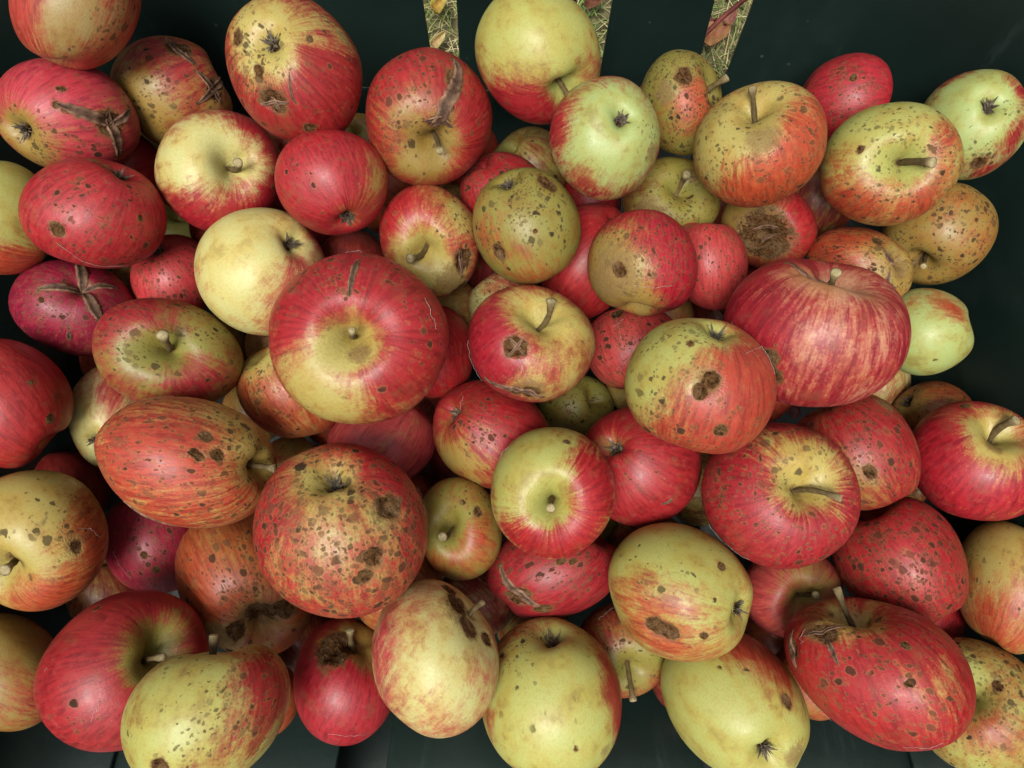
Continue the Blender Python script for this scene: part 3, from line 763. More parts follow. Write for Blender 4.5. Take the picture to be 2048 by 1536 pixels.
(23, [-0.0492, 0.0865, 0.4505], 0.0318, [0.7969, 0.2256, -0.2019, 0.5228], [1.018, 0.988, 0.998, 0.057, 0.001, -0.017], 'S', [-0.212, 0.17, 0.543], 'yel', 'rd', 0.72, 0.12, [('b', [0.853, 0.094, 0.452], 0.757, -0.15), ('b', [0.785, -0.444, 0.38], 0.473, -0.45), ('b', [-0.258, -0.01, 0.85], 0.568, -0.7), ('b', [0.333, 0.646, 0.604], 0.568, 0.3), ('b', [0.439, -0.402, 0.707], 0.378, 0.4), ('s', [0.622, -0.427, 0.578], 0.378, 0.6), ('x', [0.074, -0.756, 0.572], 0.208), ('x', [-0.522, -0.805, 0.247], 0.17), ('n', [-0.273, -0.614, 0.652], 0.426), ('d', [0.074, -0.756, 0.572], 0.208, 0.08), ('k', [[0.272, -0.604, 0.659], [0.08, -0.781, 0.545], [-0.226, -0.784, 0.509]], 0.057)], 'striped red and yellow apple with a wrinkled rotten side'),
(24, [0.1624, 0.0189, 0.4874], 0.0447, [0.6098, -0.2261, 0.3003, 0.6977], [1.004, 1.034, 0.965, 0.023, -0.022, -0.001], 'S', [-0.321, 0.207, 0.506], 'ros', 'rd', 0.74, 0.03, [('b', [-0.299, 0.148, 0.83], 0.273, -0.55), ('b', [-0.078, 0.45, 0.783], 0.242, -0.3), ('b', [-0.9, 0.258, 0.309], 0.666, -0.22), ('b', [-0.041, 0.922, 0.34], 0.485, 0.2), ('x', [-0.547, 0.836, -0.038], 0.115), ('x', [-0.623, 0.744, -0.214], 0.097), ('o', [-0.591, 0.79, 0.146], 0.036), ('k', [[0.234, 0.392, 0.783], [-0.037, 0.375, 0.815], [-0.191, 0.276, 0.829], [-0.255, 0.188, 0.835]], 0.055), ('w', [[0.071, 0.986, 0.132], [-0.314, 0.945, -0.082], [-0.527, 0.717, -0.401]])], 'huge pinkish red ribbed apple, largest beside the green wall'),
(25, [0.2566, 0.0343, 0.429], 0.028, [0.5043, 0.364, -0.7447, -0.2421], [1.001, 0.998, 1.001, 0.0, -0.004, 0.005], 'c', None, 'grn', 'or', 0.18, 0.03, [('b', [0.104, 0.953, -0.249], 0.604, 0.35), ('b', [0.81, 0.559, 0.154], 0.659, -0.4), ('b', [0.418, 0.726, 0.481], 0.44, 0.2), ('o', [0.999, 0.022, -0.024], 0.055), ('b', [0.45, 0.776, -0.39], 0.33, 0.3)], 'plain green apple tapering to a point against the dark wall'),
(26, [-0.006, 0.1215, 0.441], 0.0266, [0.0642, 0.7767, -0.4998, 0.378], [1.004, 0.973, 1.027, -0.024, 0.01, -0.051], 'c', None, 'och', 'rd', 0.95, 0.3, [('s', [0.473, -0.061, -0.773], 0.737, 0.8)], 'red spotted apple peeping out above the grey-eyed yellow-green apple'),
(27, [0.0123, 0.1567, 0.41], 0.0276, [0.703, -0.3331, -0.07, 0.6245], [0.981, 0.992, 1.03, 0.028, -0.001, 0.034], 's', None, 'oly', 'dk', 0.45, 0.2, [], 'dim olive-brown apple deep below the pale green red-rimmed apple'),
(28, [0.1016, 0.1204, 0.4315], 0.029, [0.978, 0.0065, 0.0466, 0.2032], [1.039, 0.975, 0.99, -0.05, 0.003, -0.034], 'S', [0.114, 0.157, 0.561], 'oly', 'dk', 0.35, 0.25, [('b', [-0.763, 0.052, 0.567], 0.548, 0.35), ('b', [-0.166, -0.528, 0.733], 0.548, -0.2), ('s', [-0.29, -0.251, 0.813], 0.657, 0.5), ('n', [-0.765, -0.205, 0.538], 0.438)], 'dull olive apple with a thin dark stem, shaded under three neighbours'),
(29, [0.2071, 0.1346, 0.4062], 0.0271, [0.8647, -0.4202, 0.0014, -0.2752], [0.964, 1.0, 1.04, -0.009, -0.044, 0.003], 'c', None, 'och', 'dk', 0.6, 0.1, [], 'shaded pinkish brown apple in the gap below the two yellow stemmed apples'),
(30, [-0.2946, 0.0893, 0.4725], 0.0314, [0.7813, 0.0147, -0.4779, -0.4012], [1.001, 1.033, 0.969, -0.01, -0.02, 0.032], 's', None, 'yg', 'or', 0.12, 0.03, [('b', [0.591, -0.318, -0.653], 0.526, 0.75), ('b', [0.808, -0.505, -0.267], 0.526, 0.6), ('b', [0.583, 0.778, -0.207], 0.702, -0.3)], 'yellow-green apple with an orange base, cut off by the picture edge'),
(31, [-0.2327, 0.0882, 0.4847], 0.0339, [0.0018, 0.5986, 0.6156, -0.5126], [0.993, 1.03, 0.981, 0.023, 0.012, -0.051], 'C', None, 'och', 'rd', 1.0, 0.16, [('s', [-0.714, -0.427, -0.489], 0.562, 0.4), ('x', [-0.915, -0.381, 0.118], 0.112), ('o', [-0.656, 0.511, -0.49], 0.072), ('s', [-0.865, 0.495, 0.074], 0.562, 0.5), ('n', [0.174, -0.425, -0.782], 0.144), ('n', [0.11, -0.222, -0.853], 0.112), ('b', [-0.582, 0.753, -0.271], 0.401, -0.15), ('w', [[-0.883, -0.284, 0.328], [-0.79, 0.218, 0.505], [-0.501, 0.72, 0.423]])], 'broad smooth crimson apple with grey spots on the side wall of apples'),
(32, [-0.2669, 0.0479, 0.4372], 0.0314, [0.2915, -0.0613, -0.947, 0.1199], [1.087, 0.935, 0.984, 0.003, -0.005, 0.032], 'c', None, 'och', 'mg', 0.9, 0.25, [('k', [[0.215, 0.675, -0.621], [0.046, 0.231, -0.855], [-0.032, 0.003, -0.88]], 0.137), ('k', [[-0.037, -0.019, -0.879], [-0.218, -0.281, -0.822], [-0.406, -0.474, -0.688]], 0.137), ('k', [[0.566, -0.234, -0.696], [0.286, -0.106, -0.838], [-0.01, -0.008, -0.88]], 0.101), ('k', [[-0.01, -0.008, -0.88], [-0.23, 0.198, -0.839], [-0.467, 0.323, -0.724]], 0.082), ('s', [0.336, -0.371, -0.762], 0.457, 0.8), ('b', [-0.104, -0.979, -0.153], 0.549, -0.2), ('o', [0.478, -0.422, -0.678], 0.073), ('s', [-0.316, -0.086, -0.832], 0.457, 0.4), ('k', [[-0.016, -0.807, -0.519], [-0.078, -0.928, -0.322]], 0.064)], 'magenta-red apple with a four-armed dry star crack'),
(33, [-0.2179, 0.0742, 0.4189], 0.0276, [0.2312, 0.9516, 0.2025, 0.0008], [0.965, 1.018, 1.019, -0.012, -0.028, 0.021], 'C', None, 'och', 'pk', 0.95, 0.25, [('s', [-0.058, 0.751, -0.579], 0.694, 0.7), ('s', [0.607, 0.408, -0.6], 0.462, 0.5)], 'pinkish red spotted apple tucked beside the cream apple'),
(34, [-0.147, 0.0639, 0.4591], 0.0366, [0.2164, 0.8935, -0.1468, -0.3652], [0.995, 1.001, 1.004, -0.006, -0.005, 0.003], 'C', None, 'crm', 'pk', 0.36, 0.0, [('b', [-0.551, 0.638, -0.473], 0.962, -0.5), ('b', [0.185, 0.229, -0.841], 0.2, 0.3), ('b', [0.528, 0.766, -0.323], 0.481, 0.35), ('b', [-0.661, 0.707, 0.221], 0.24, 0.25), ('b', [0.395, -0.55, -0.648], 0.321, 0.55), ('b', [0.314, 0.417, -0.751], 0.401, 0.2), ('b', [0.307, 0.748, -0.518], 0.481, 0.2), ('b', [0.036, -0.654, -0.665], 0.321, 0.2)], 'clean cream-yellow apple with a faint blush and dark eye'),
(35, [-0.1947, 0.0119, 0.4627], 0.0359, [0.62, -0.1574, 0.1453, -0.7548], [0.893, 1.125, 0.996, -0.005, 0.021, -0.007], 'S', [-0.083, -0.095, 0.572], 'oly', 'rd', 0.42, 0.2, [('b', [-0.139, -0.75, 0.569], 0.603, 0.45), ('b', [0.496, 0.391, 0.682], 0.377, 0.4), ('b', [-0.615, -0.197, 0.672], 0.603, 0.2), ('b', [0.357, -0.168, 0.808], 0.528, -0.3), ('b', [-0.606, 0.465, 0.568], 0.528, -0.3), ('s', [0.122, -0.622, 0.681], 0.452, 0.6), ('s', [-0.672, 0.383, 0.558], 0.452, 0.5), ('b', [0.951, -0.04, 0.268], 0.452, 0.2), ('o', [0.386, 0.577, 0.634], 0.045)], 'olive and dull red apple with a knobbly pale stem end'),
(36, [-0.0781, 0.0095, 0.5031], 0.0448, [0.9728, 0.1069, 0.0329, 0.2029], [1.009, 0.991, 1.0, -0.001, -0.001, -0.001], 'S', [0.018, 0.024, 0.419], 'yel', 'rd', 0.72, 0.1, [('b', [-0.628, -0.361, 0.607], 0.509, -0.42), ('b', [-0.007, 0.045, 0.879], 0.339, -0.35), ('b', [0.627, 0.171, 0.669], 0.678, 0.5), ('b', [-0.299, 0.56, 0.68], 0.452, 0.25), ('b', [-0.545, 0.416, 0.641], 0.283, 0.3), ('b', [-0.004, -0.747, 0.585], 0.396, 0.05), ('b', [-0.52, -0.761, 0.342], 0.452, -0.3), ('s', [0.835, -0.151, 0.465], 0.339, 0.6), ('s', [-0.061, 0.715, 0.612], 0.283, 0.5), ('s', [0.359, 0.735, 0.506], 0.509, 0.4), ('n', [-0.019, -0.199, 0.862], 0.147), ('k', [[0.349, 0.739, 0.507], [0.242, 0.582, 0.683], [0.121, 0.373, 0.81]], 0.051), ('w', [[0.822, 0.103, 0.493], [0.816, -0.145, 0.492], [0.802, -0.262, 0.472]]), ('w', [[0.236, 0.939, 0.22], [0.351, 0.915, 0.173], [0.416, 0.871, 0.229]])], 'very large red and yellow apple with its stem end facing the viewer'),
(37, [-0.2808, -0.0159, 0.4641], 0.0341, [0.3514, -0.0008, 0.8253, -0.4419], [0.99, 0.927, 1.098, 0.032, 0.054, -0.062], 'c', None, 'och', 'rd', 0.98, 0.06, [('b', [-0.785, 0.273, 0.489], 0.395, -0.25), ('o', [-0.727, -0.071, 0.601], 0.095), ('o', [-0.991, -0.084, 0.09], 0.047)], 'dark red smooth apple cut off by the picture edge, above the yellow-orange one'),
(38, [-0.2512, -0.0177, 0.4143], 0.0282, [0.2727, -0.6815, 0.6349, 0.2409], [1.118, 0.892, 1.017, 0.036, -0.099, 0.058], 'C', None, 'crm', 'pk', 0.42, 0.03, [('b', [-0.79, -0.543, -0.252], 0.641, 0.25), ('b', [-0.562, 0.124, -0.72], 0.427, -0.3), ('b', [0.015, -0.004, -0.88], 0.534, -0.3)], 'cream-pink apple with a spidery dark eye under the orange-red spotted apple'),
(39, [-0.1335, -0.001, 0.4311], 0.0321, [0.3646, -0.4282, 0.2956, 0.7722], [1.001, 0.944, 1.058, 0.001, 0.009, 0.011], 'c', None, 'yel', 'or', 0.62, 0.2, [('b', [-0.327, 0.149, 0.821], 0.444, -0.6), ('s', [-0.901, 0.13, 0.364], 0.591, 0.6), ('b', [-0.737, 0.662, -0.119], 0.493, 0.1)], 'orange apple with a yellow top half hidden under the very large red one'),
(40, [-0.1695, -0.0516, 0.4806], 0.04, [0.3606, 0.5813, 0.343, 0.6437], [0.927, 0.979, 1.123, 0.091, -0.099, -0.031], 'S', [-0.019, 0.061, 0.578], 'yel', 'or', 0.62, 0.45, [('b', [0.519, -0.128, 0.744], 0.46, -0.45), ('b', [0.218, -0.079, 0.856], 0.263, -0.5), ('b', [0.991, 0.121, 0.054], 0.394, -0.2), ('b', [0.545, 0.833, 0.081], 0.657, 0.3), ('b', [-0.507, 0.848, 0.133], 0.526, 0.0), ('s', [0.516, 0.488, 0.62], 0.394, 0.9), ('s', [0.188, 0.979, -0.074], 0.526, 0.5), ('s', [0.719, 0.683, -0.116], 0.394, 0.4), ('x', [0.39, 0.694, 0.532], 0.059), ('x', [0.363, 0.548, 0.663], 0.079), ('x', [0.447, 0.698, 0.492], 0.059), ('x', [0.592, 0.482, 0.569], 0.066), ('s', [0.793, -0.412, 0.394], 0.329, 0.6), ('k', [[-0.325, 0.747, -0.51], [-0.571, 0.726, -0.337], [-0.767, 0.633, -0.091]], 0.039), ('q', 0.6)], 'orange-red apple with dark blotchy spots and a stout stem pointing sideways'),
(41, [0.0101, 0.0155, 0.4692], 0.0345, [0.8606, -0.2238, 0.0382, -0.4559], [1.004, 1.012, 0.987, 0.033, 0.022, -0.006], 'S', [-0.115, 0.128, 0.565], 'yel', 'rd', 0.72, 0.05, [('b', [-0.182, -0.913, 0.321], 0.582, 0.5), ('b', [-0.216, -0.149, 0.849], 0.499, -0.5), ('b', [0.373, 0.238, 0.789], 0.416, -0.35), ('b', [0.896, 0.078, 0.384], 0.499, -0.25), ('x', [0.205, -0.655, 0.64], 0.175), ('x', [0.617, -0.785, -0.048], 0.125), ('x', [0.775, -0.631, 0.035], 0.15), ('n', [0.753, -0.644, 0.118], 0.333), ('k', [[0.18, -0.965, -0.168], [0.475, -0.877, -0.058], [0.722, -0.691, 0.032], [0.897, -0.439, -0.041]], 0.083), ('k', [[0.012, -0.672, 0.652], [0.205, -0.655, 0.64], [0.371, -0.627, 0.603]], 0.033), ('k', [[0.158, -0.511, 0.744], [0.205, -0.655, 0.64], [0.247, -0.797, 0.486]], 0.033), ('w', [[-0.56, -0.823, -0.083], [-0.129, -0.925, -0.314], [0.091, -0.905, -0.365]]), ('w', [[0.365, -0.702, 0.538], [0.551, -0.696, 0.406], [0.693, -0.653, 0.268]])], 'red and yellow apple with a square brown scab below its stem'),
(42, [-0.0493, 0.024, 0.4192], 0.0287, [0.7291, -0.5346, 0.0898, 0.4178], [0.932, 0.951, 1.134, 0.061, 0.034, -0.001], 'c', None, 'och', 'rd', 0.92, 0.12, [], 'red apple squeezed behind the very large red and yellow one'),
(43, [-0.0029, 0.0569, 0.4126], 0.0258, [0.3077, 0.6954, -0.2402, 0.6034], [0.99, 0.953, 1.062, 0.024, 0.006, -0.043], 'c', None, 'crm', 'pk', 0.55, 0.25, [('s', [0.853, 0.128, -0.445], 0.534, 0.7), ('b', [0.567, 0.729, -0.338], 0.534, -0.4)], 'pale pink apple top showing under the yellow-green apple'),
(44, [0.0765, 0.0277, 0.4178], 0.0304, [0.4383, 0.2613, 0.6728, -0.5357], [0.986, 0.997, 1.019, 0.01, -0.026, 0.032], 'c', None, 'och', 'pk', 0.88, 0.3, [('s', [-0.587, -0.804, -0.078], 0.771, 0.7), ('b', [-0.826, 0.31, -0.414], 0.441, 0.1), ('x', [-0.468, -0.476, -0.655], 0.154), ('b', [0.309, -0.584, 0.66], 0.441, -0.3), ('w', [[-0.436, -0.485, -0.667], [-0.598, -0.732, -0.288], [-0.605, -0.795, 0.041], [-0.481, -0.789, 0.336], [-0.19, -0.784, 0.52]]), ('w', [[-0.609, -0.773, 0.157], [-0.467, -0.829, 0.271], [-0.438, -0.766, 0.414]]), ('w', [[-0.474, -0.762, -0.389], [-0.599, -0.624, -0.441], [-0.651, -0.54, -0.469]]), ('w', [[-0.251, -0.841, 0.421], [-0.437, -0.812, 0.341], [-0.564, -0.738, 0.325]])], 'dull red speckled apple with a white cobweb scrap'),
(45, [0.0956, -0.0144, 0.5018], 0.0369, [0.4044, 0.8309, -0.3726, 0.0847], [1.012, 1.0, 0.989, -0.006, -0.001, -0.005], 'C', None, 'yg', 'or', 0.62, 0.2, [('b', [-0.638, 0.661, -0.348], 0.605, -1.2), ('b', [-0.536, 0.288, -0.698], 0.498, -0.7), ('b', [0.785, 0.359, -0.445], 0.64, 0.35), ('b', [0.534, 0.835, 0.117], 0.64, 0.15), ('b', [0.094, 0.227, -0.853], 0.213, -0.4), ('s', [-0.074, 0.738, -0.59], 0.498, 0.5), ('s', [0.059, 0.994, 0.078], 0.427, 0.5), ('s', [0.651, 0.735, 0.166], 0.427, 0.4), ('x', [0.417, 0.726, -0.481], 0.121), ('x', [0.388, 0.839, -0.337], 0.1), ('n', [0.418, 0.751, -0.449], 0.199), ('x', [0.729, 0.674, 0.102], 0.085), ('o', [-0.052, 0.577, -0.717], 0.064), ('s', [-0.311, 0.925, -0.193], 0.356, 0.3), ('w', [[0.485, 0.161, -0.756], [0.484, -0.253, -0.737], [0.612, -0.288, -0.648], [0.776, -0.302, -0.487]])], 'orange-red apple with a lime green side and brown scab blotches'),
(46, [0.0449, 0.0013, 0.3552], 0.0245, [0.9416, -0.0274, 0.3356, 0.0067], [1.05, 0.909, 1.052, 0.019, 0.056, -0.01], 's', None, 'oly', 'or', 0.2, 0.3, [('s', [-0.75, -0.006, 0.582], 0.599, 0.6)], 'dim olive green apple deep between the red apples'),
(47, [-0.0134, -0.0277, 0.4245], 0.0345, [0.3656, 0.0747, 0.9197, -0.1221], [1.017, 0.941, 1.049, 0.039, -0.037, -0.016], 'C', None, 'och', 'rd', 0.85, 0.1, [('b', [0.065, -0.861, -0.443], 0.64, -0.7), ('s', [-0.563, -0.085, -0.723], 0.411, 0.8), ('b', [-0.874, 0.294, -0.341], 0.548, 0.2), ('w', [[-0.162, 0.266, -0.836], [-0.169, 0.102, -0.863], [-0.099, -0.054, -0.874]])], 'red apple with a yellowish base and sunken slanting eye'),
(48, [0.0221, -0.0654, 0.4631], 0.0349, [0.4063, 0.0983, 0.1126, -0.9014], [1.007, 0.992, 1.001, 0.024, 0.005, 0.004], 'S', [0.037, 0.036, 0.417], 'yg', 'rd', 0.5, 0.04, [('b', [-0.241, -0.666, 0.621], 0.74, -0.65), ('b', [-0.69, 0.324, 0.57], 0.467, 0.65), ('b', [0.552, 0.035, 0.733], 0.467, 0.55), ('b', [0.143, 0.633, 0.669], 0.467, 0.4), ('b', [0.02, 0.0, 0.88], 0.311, -0.35), ('x', [-0.785, -0.373, 0.435], 0.047), ('b', [0.617, -0.448, 0.57], 0.311, -0.1), ('b', [-0.667, -0.079, 0.652], 0.234, 0.2), ('w', [[0.165, -0.967, 0.169], [0.027, -0.983, 0.16], [-0.078, -0.966, 0.217]])], 'lime and red apple, stem end up, star-edged yellow hollow'),
(49, [0.0758, -0.0465, 0.4298], 0.036, [0.2147, 0.8784, 0.3429, 0.2543], [0.993, 1.004, 1.004, 0.016, 0.009, 0.005], 'C', None, 'och', 'rd', 0.97, 0.07, [('b', [0.019, -0.195, -0.863], 0.417, -0.25), ('s', [-0.036, 0.509, -0.757], 0.417, 0.25), ('k', [[-0.196, 0.935, -0.26], [-0.084, 0.976, -0.177], [-0.003, 0.974, -0.2]], 0.033)], 'deep red shiny apple with a fringed eye, under the lime-sided apple'),
(50, [0.1457, -0.0674, 0.461], 0.0405, [0.6489, -0.029, -0.0086, -0.7603], [0.982, 1.016, 1.002, -0.004, 0.002, 0.007], 'S', [0.079, 0.394, 0.497], 'yel', 'rd', 0.86, 0.4, [('b', [-0.33, 0.022, 0.83], 0.394, -0.75), ('b', [0.101, -0.036, 0.875], 0.328, -0.4), ('b', [0.116, -0.777, 0.545], 0.525, 0.3), ('b', [0.715, -0.157, 0.599], 0.525, 0.2), ('b', [-0.478, 0.405, 0.686], 0.263, -0.1), ('s', [-0.023, -0.738, 0.594], 0.591, 0.7), ('s', [-0.493, -0.341, 0.705], 0.394, 0.4), ('b', [-0.549, -0.5, 0.59], 0.263, -0.2), ('w', [[0.518, -0.836, -0.161], [0.754, -0.638, -0.136], [0.933, -0.345, 0.087]])], 'glossy red apple with many spots, golden hollow and slanting stem'),
(51, [0.2048, -0.0393, 0.4325], 0.0362, [0.7137, -0.5717, -0.4012, -0.054], [0.926, 0.996, 1.086, -0.022, -0.022, 0.008], 'c', None, 'och', 'rd', 0.72, 0.5, [('b', [0.682, -0.636, 0.319], 0.58, 0.3), ('b', [-0.222, -0.952, -0.187], 0.497, -0.45), ('s', [0.293, -0.946, 0.123], 0.663, 0.8), ('n', [0.874, -0.127, 0.413], 0.182), ('s', [-0.13, -0.845, 0.456], 0.414, 0.5), ('x', [0.22, -0.949, -0.2], 0.099)], 'red and olive mottled apple crowded with spots under the huge pinkish apple'),
(52, [0.28, -0.0099, 0.387], 0.0238, [0.0315, -0.6968, 0.3288, -0.6366], [1.011, 0.965, 1.026, -0.011, 0.017, -0.012], 'C', None, 'och', 'or', 0.6, 0.2, [('s', [0.329, -0.681, -0.576], 0.678, 0.5), ('b', [0.241, 0.015, -0.854], 0.407, -0.5)], 'small orange-red apple behind the wall-side red apple'),
(53, [0.2599, 0.0179, 0.3573], 0.0249, [0.7277, 0.6084, -0.3039, 0.089], [0.877, 1.022, 1.12, 0.013, 0.02, -0.056], 's', None, 'crm', 'or', 0.45, 0.02, [], 'cream-orange streaked apple under the edge of the huge pinkish apple'),
(54, [0.2754, -0.0458, 0.4316], 0.036, [0.3739, -0.1435, -0.2447, -0.883], [0.993, 1.019, 0.988, 0.004, 0.009, -0.003], 'S', [-0.12, 0.086, 0.569], 'yel', 'rd', 0.78, 0.04, [('b', [0.125, -0.075, 0.871], 0.392, -0.5), ('b', [0.488, 0.175, 0.753], 0.353, -0.5), ('b', [0.701, -0.598, 0.342], 0.628, 0.15), ('b', [0.998, 0.057, 0.014], 0.706, 0.15), ('x', [-0.196, -0.558, 0.71], 0.071), ('n', [0.393, 0.038, 0.808], 0.157)], 'red streaked apple touching the side wall, stem out and a dark slit near it'),
(55, [-0.0808, -0.0301, 0.4132], 0.0321, [0.4689, 0.7521, 0.128, -0.4451], [1.005, 0.982, 1.02, -0.009, -0.066, -0.052], 's', None, 'och', 'pk', 0.72, 0.03, [], 'plain dusty pink apple under the very large red and yellow one'),
(56, [-0.1479, -0.0478, 0.3765], 0.025, [0.0706, -0.2166, -0.5908, 0.774], [0.959, 0.989, 1.056, 0.023, -0.016, 0.021], 'c', None, 'yel', 'or', 0.55, 0.1, [('b', [-0.157, -0.787, -0.525], 0.417, -0.4)], 'orange apple sliver beside the sideways stem'),
(57, [-0.0875, -0.0859, 0.4809], 0.0446, [0.2961, 0.938, 0.1544, -0.0927], [0.975, 1.018, 1.008, 0.015, 0.013, 0.012], 'C', None, 'yel', 'rd', 0.66, 0.8, [('b', [-0.126, 0.003, -0.873], 0.346, -0.45), ('b', [0.624, -0.014, -0.688], 0.461, 0.5), ('s', [-0.101, 0.643, -0.668], 0.749, 1.0), ('s', [-0.384, 0.347, -0.753], 0.519, 0.7), ('x', [0.454, 0.387, -0.706], 0.138), ('x', [0.201, 0.804, -0.492], 0.098), ('x', [0.077, 0.914, -0.35], 0.075), ('b', [-0.814, 0.048, -0.51], 0.288, 0.3), ('b', [-0.113, 0.685, -0.633], 0.519, -0.2), ('n', [0.412, 0.443, -0.7], 0.231), ('s', [-0.23, 0.973, -0.016], 0.519, 0.6), ('w', [[0.936, -0.151, -0.28], [0.97, 0.009, -0.215], [0.97, 0.209, -0.109]]), ('s', [-0.37, 0.733, -0.502], 0.692, 1.3), ('s', [0.147, 0.589, -0.699], 0.519, 1.2)], 'large round orange-red apple speckled all over its front with brown scab'),
(58, [-0.0309, -0.0853, 0.4232], 0.0276, [0.2165, 0.164, -0.0624, -0.9604], [0.932, 1.086, 0.99, 0.029, -0.033, -0.011], 'S', [0.082, 0.197, 0.557], 'oly', 'or', 0.3, 0.1, [('b', [-0.488, 0.504, 0.627], 0.43, 0.35), ('b', [0.503, 0.493, 0.625], 0.538, 0.35), ('b', [0.126, 0.458, 0.774], 0.538, -0.2), ('x', [-0.716, 0.037, 0.613], 0.097), ('s', [-0.706, -0.26, 0.58], 0.43, 0.4)], 'small olive apple with a wormhole and short stem'),
(59, [0.0246, -0.1081, 0.4086], 0.0359, [0.5007, -0.6463, -0.0033, -0.5759], [0.93, 0.967, 1.143, -0.055, 0.073, 0.106], 'c', None, 'och', 'rd', 0.93, 0.22, [('s', [0.549, -0.817, 0.156], 0.709, 0.5), ('o', [0.68, -0.662, 0.276], 0.089), ('o', [0.725, -0.538, 0.379], 0.08), ('k', [[0.086, -0.903, -0.371], [0.413, -0.732, -0.476], [0.692, -0.454, -0.494], [0.842, -0.21, -0.438]], 0.106), ('x', [0.623, -0.516, -0.517], 0.195), ('x', [0.87, -0.108, -0.423], 0.124)], 'red apple with ringed spots and a torn crack on its underside'),
(60, [0.0924, -0.1195, 0.4454], 0.0391, [0.3036, -0.7757, -0.4614, 0.3054], [0.93, 1.015, 1.06, 0.008, 0.017, -0.034], 'C', None, 'yg', 'or', 0.36, 0.1, [('b', [0.316, -0.927, 0.178], 0.577, -0.5), ('b', [-0.434, -0.899, 0.056], 0.433, 0.3), ('b', [-0.376, -0.767, -0.457], 0.505, 0.1), ('b', [0.382, -0.603, -0.616], 0.36, -0.3), ('x', [-0.749, -0.643, -0.141], 0.137), ('x', [-0.762, -0.557, -0.29], 0.123), ('o', [0.39, -0.523, -0.667], 0.072), ('o', [-0.099, -0.554, -0.728], 0.043), ('o', [-0.585, -0.386, -0.628], 0.065), ('b', [-0.922, -0.318, -0.195], 0.433, 0.3), ('s', [-0.119, -0.992, -0.044], 0.36, 0.3), ('d', [-0.769, -0.592, -0.212], 0.231, 0.07)], 'yellow-green apple with an orange flush and a dark bruise streak, eye turned aside'),
(61, [0.1723, -0.1236, 0.3967], 0.029, [0.9255, 0.0399, 0.0131, -0.3763], [0.963, 1.04, 1.001, 0.051, -0.006, 0.025], 'S', [0.021, 0.14, 0.57], 'och', 'pk', 0.78, 0.03, [('b', [-0.252, 0.436, 0.76], 0.511, -0.5), ('b', [-0.749, -0.36, 0.489], 0.511, 0.15), ('w', [[-0.205, 0.199, 0.843], [-0.193, 0.35, 0.807], [-0.015, 0.475, 0.774]]), ('w', [[-0.022, -0.147, 0.87], [0.149, -0.143, 0.861], [0.167, 0.023, 0.867]])], 'pinkish red streaky apple with a cobwebby stem hollow'),
(62, [0.2293, -0.1033, 0.421], 0.0382, [0.1811, -0.5174, 0.5334, 0.6442], [0.943, 0.972, 1.094, -0.043, 0.003, -0.016], 'c', None, 'och', 'rd', 0.93, 0.75, [('s', [-0.649, 0.704, 0.254], 0.996, 0.9), ('s', [-0.395, 0.903, -0.149], 0.613, 1.0), ('b', [-0.444, 0.891, -0.088], 0.46, -0.2)], 'crimson apple crusted with greyish scab rings'),
(63, [0.2962, -0.1185, 0.4162], 0.0341, [0.1264, -0.4284, -0.5198, -0.7282], [1.005, 0.873, 1.161, 0.006, 0.042, -0.1], 's', None, 'yel', 'or', 0.3, 0.12, [('b', [0.836, -0.34, 0.38], 0.498, -0.4), ('b', [0.651, 0.063, -0.666], 0.665, 0.45), ('s', [0.781, -0.548, -0.264], 0.332, 0.4)], 'golden yellow apple with an orange lower half at the picture edge'),
(64, [0.193, -0.159, 0.455], 0.042, [0.2964, -0.4317, 0.476, 0.7066], [1.07, 0.952, 0.995, 0.006, 0.087, 0.082], 'S', [0.059, -0.099, 0.65], 'yel', 'rd', 0.86, 0.22, [('b', [-0.162, 0.155, 0.858], 0.304, -0.6), ('b', [-0.116, -0.487, 0.762], 0.243, -0.35), ('b', [-0.958, 0.263, 0.103], 0.365, -0.25), ('b', [-0.125, 0.889, 0.388], 0.486, 0.2), ('s', [-0.616, 0.577, 0.472], 0.79, 0.4), ('x', [-0.056, 0.558, 0.729], 0.134), ('x', [0.401, 0.753, 0.459], 0.122), ('n', [0.048, 0.533, 0.744], 0.243), ('k', [[0.182, 0.649, 0.65], [-0.021, 0.549, 0.735], [-0.206, 0.386, 0.791]], 0.036), ('k', [[-0.068, 0.601, 0.701], [-0.169, 0.709, 0.602], [-0.244, 0.816, 0.461]], 0.049), ('o', [-0.703, 0.192, 0.603], 0.067), ('o', [-0.802, 0.518, 0.262], 0.055), ('k', [[0.406, 0.543, 0.647], [0.449, 0.741, 0.44], [0.369, 0.875, 0.277]], 0.055), ('w', [[0.443, 0.846, -0.262], [0.326, 0.864, -0.337], [0.25, 0.848, -0.412]]), ('w', [[-0.368, 0.597, -0.627], [-0.543, 0.457, -0.62], [-0.698, 0.343, -0.553]]), ('w', [[0.185, 0.568, 0.705], [0.215, 0.731, 0.57]])], 'big elongated red apple with a long green stem and a frayed star scar'),
(65, [0.2692, -0.1855, 0.4117], 0.0363, [0.4132, 0.2496, -0.3011, -0.8224], [1.003, 0.998, 1.0, 0.02, -0.005, 0.001], 'S', [0.01, 0.064, 0.415], 'yg', 'or', 0.45, 0.5, [('b', [-0.079, -0.053, 0.876], 0.427, -0.45), ('b', [0.142, 0.354, 0.814], 0.427, 0.4), ('s', [-0.804, -0.03, 0.523], 0.569, 0.8), ('s', [-0.476, 0.408, 0.685], 0.356, 0.6), ('x', [-0.4, 0.271, 0.771], 0.078), ('b', [0.722, 0.469, 0.448], 0.427, -0.3)], 'green and orange striped apple with long dark scab marks in the bottom corner'),
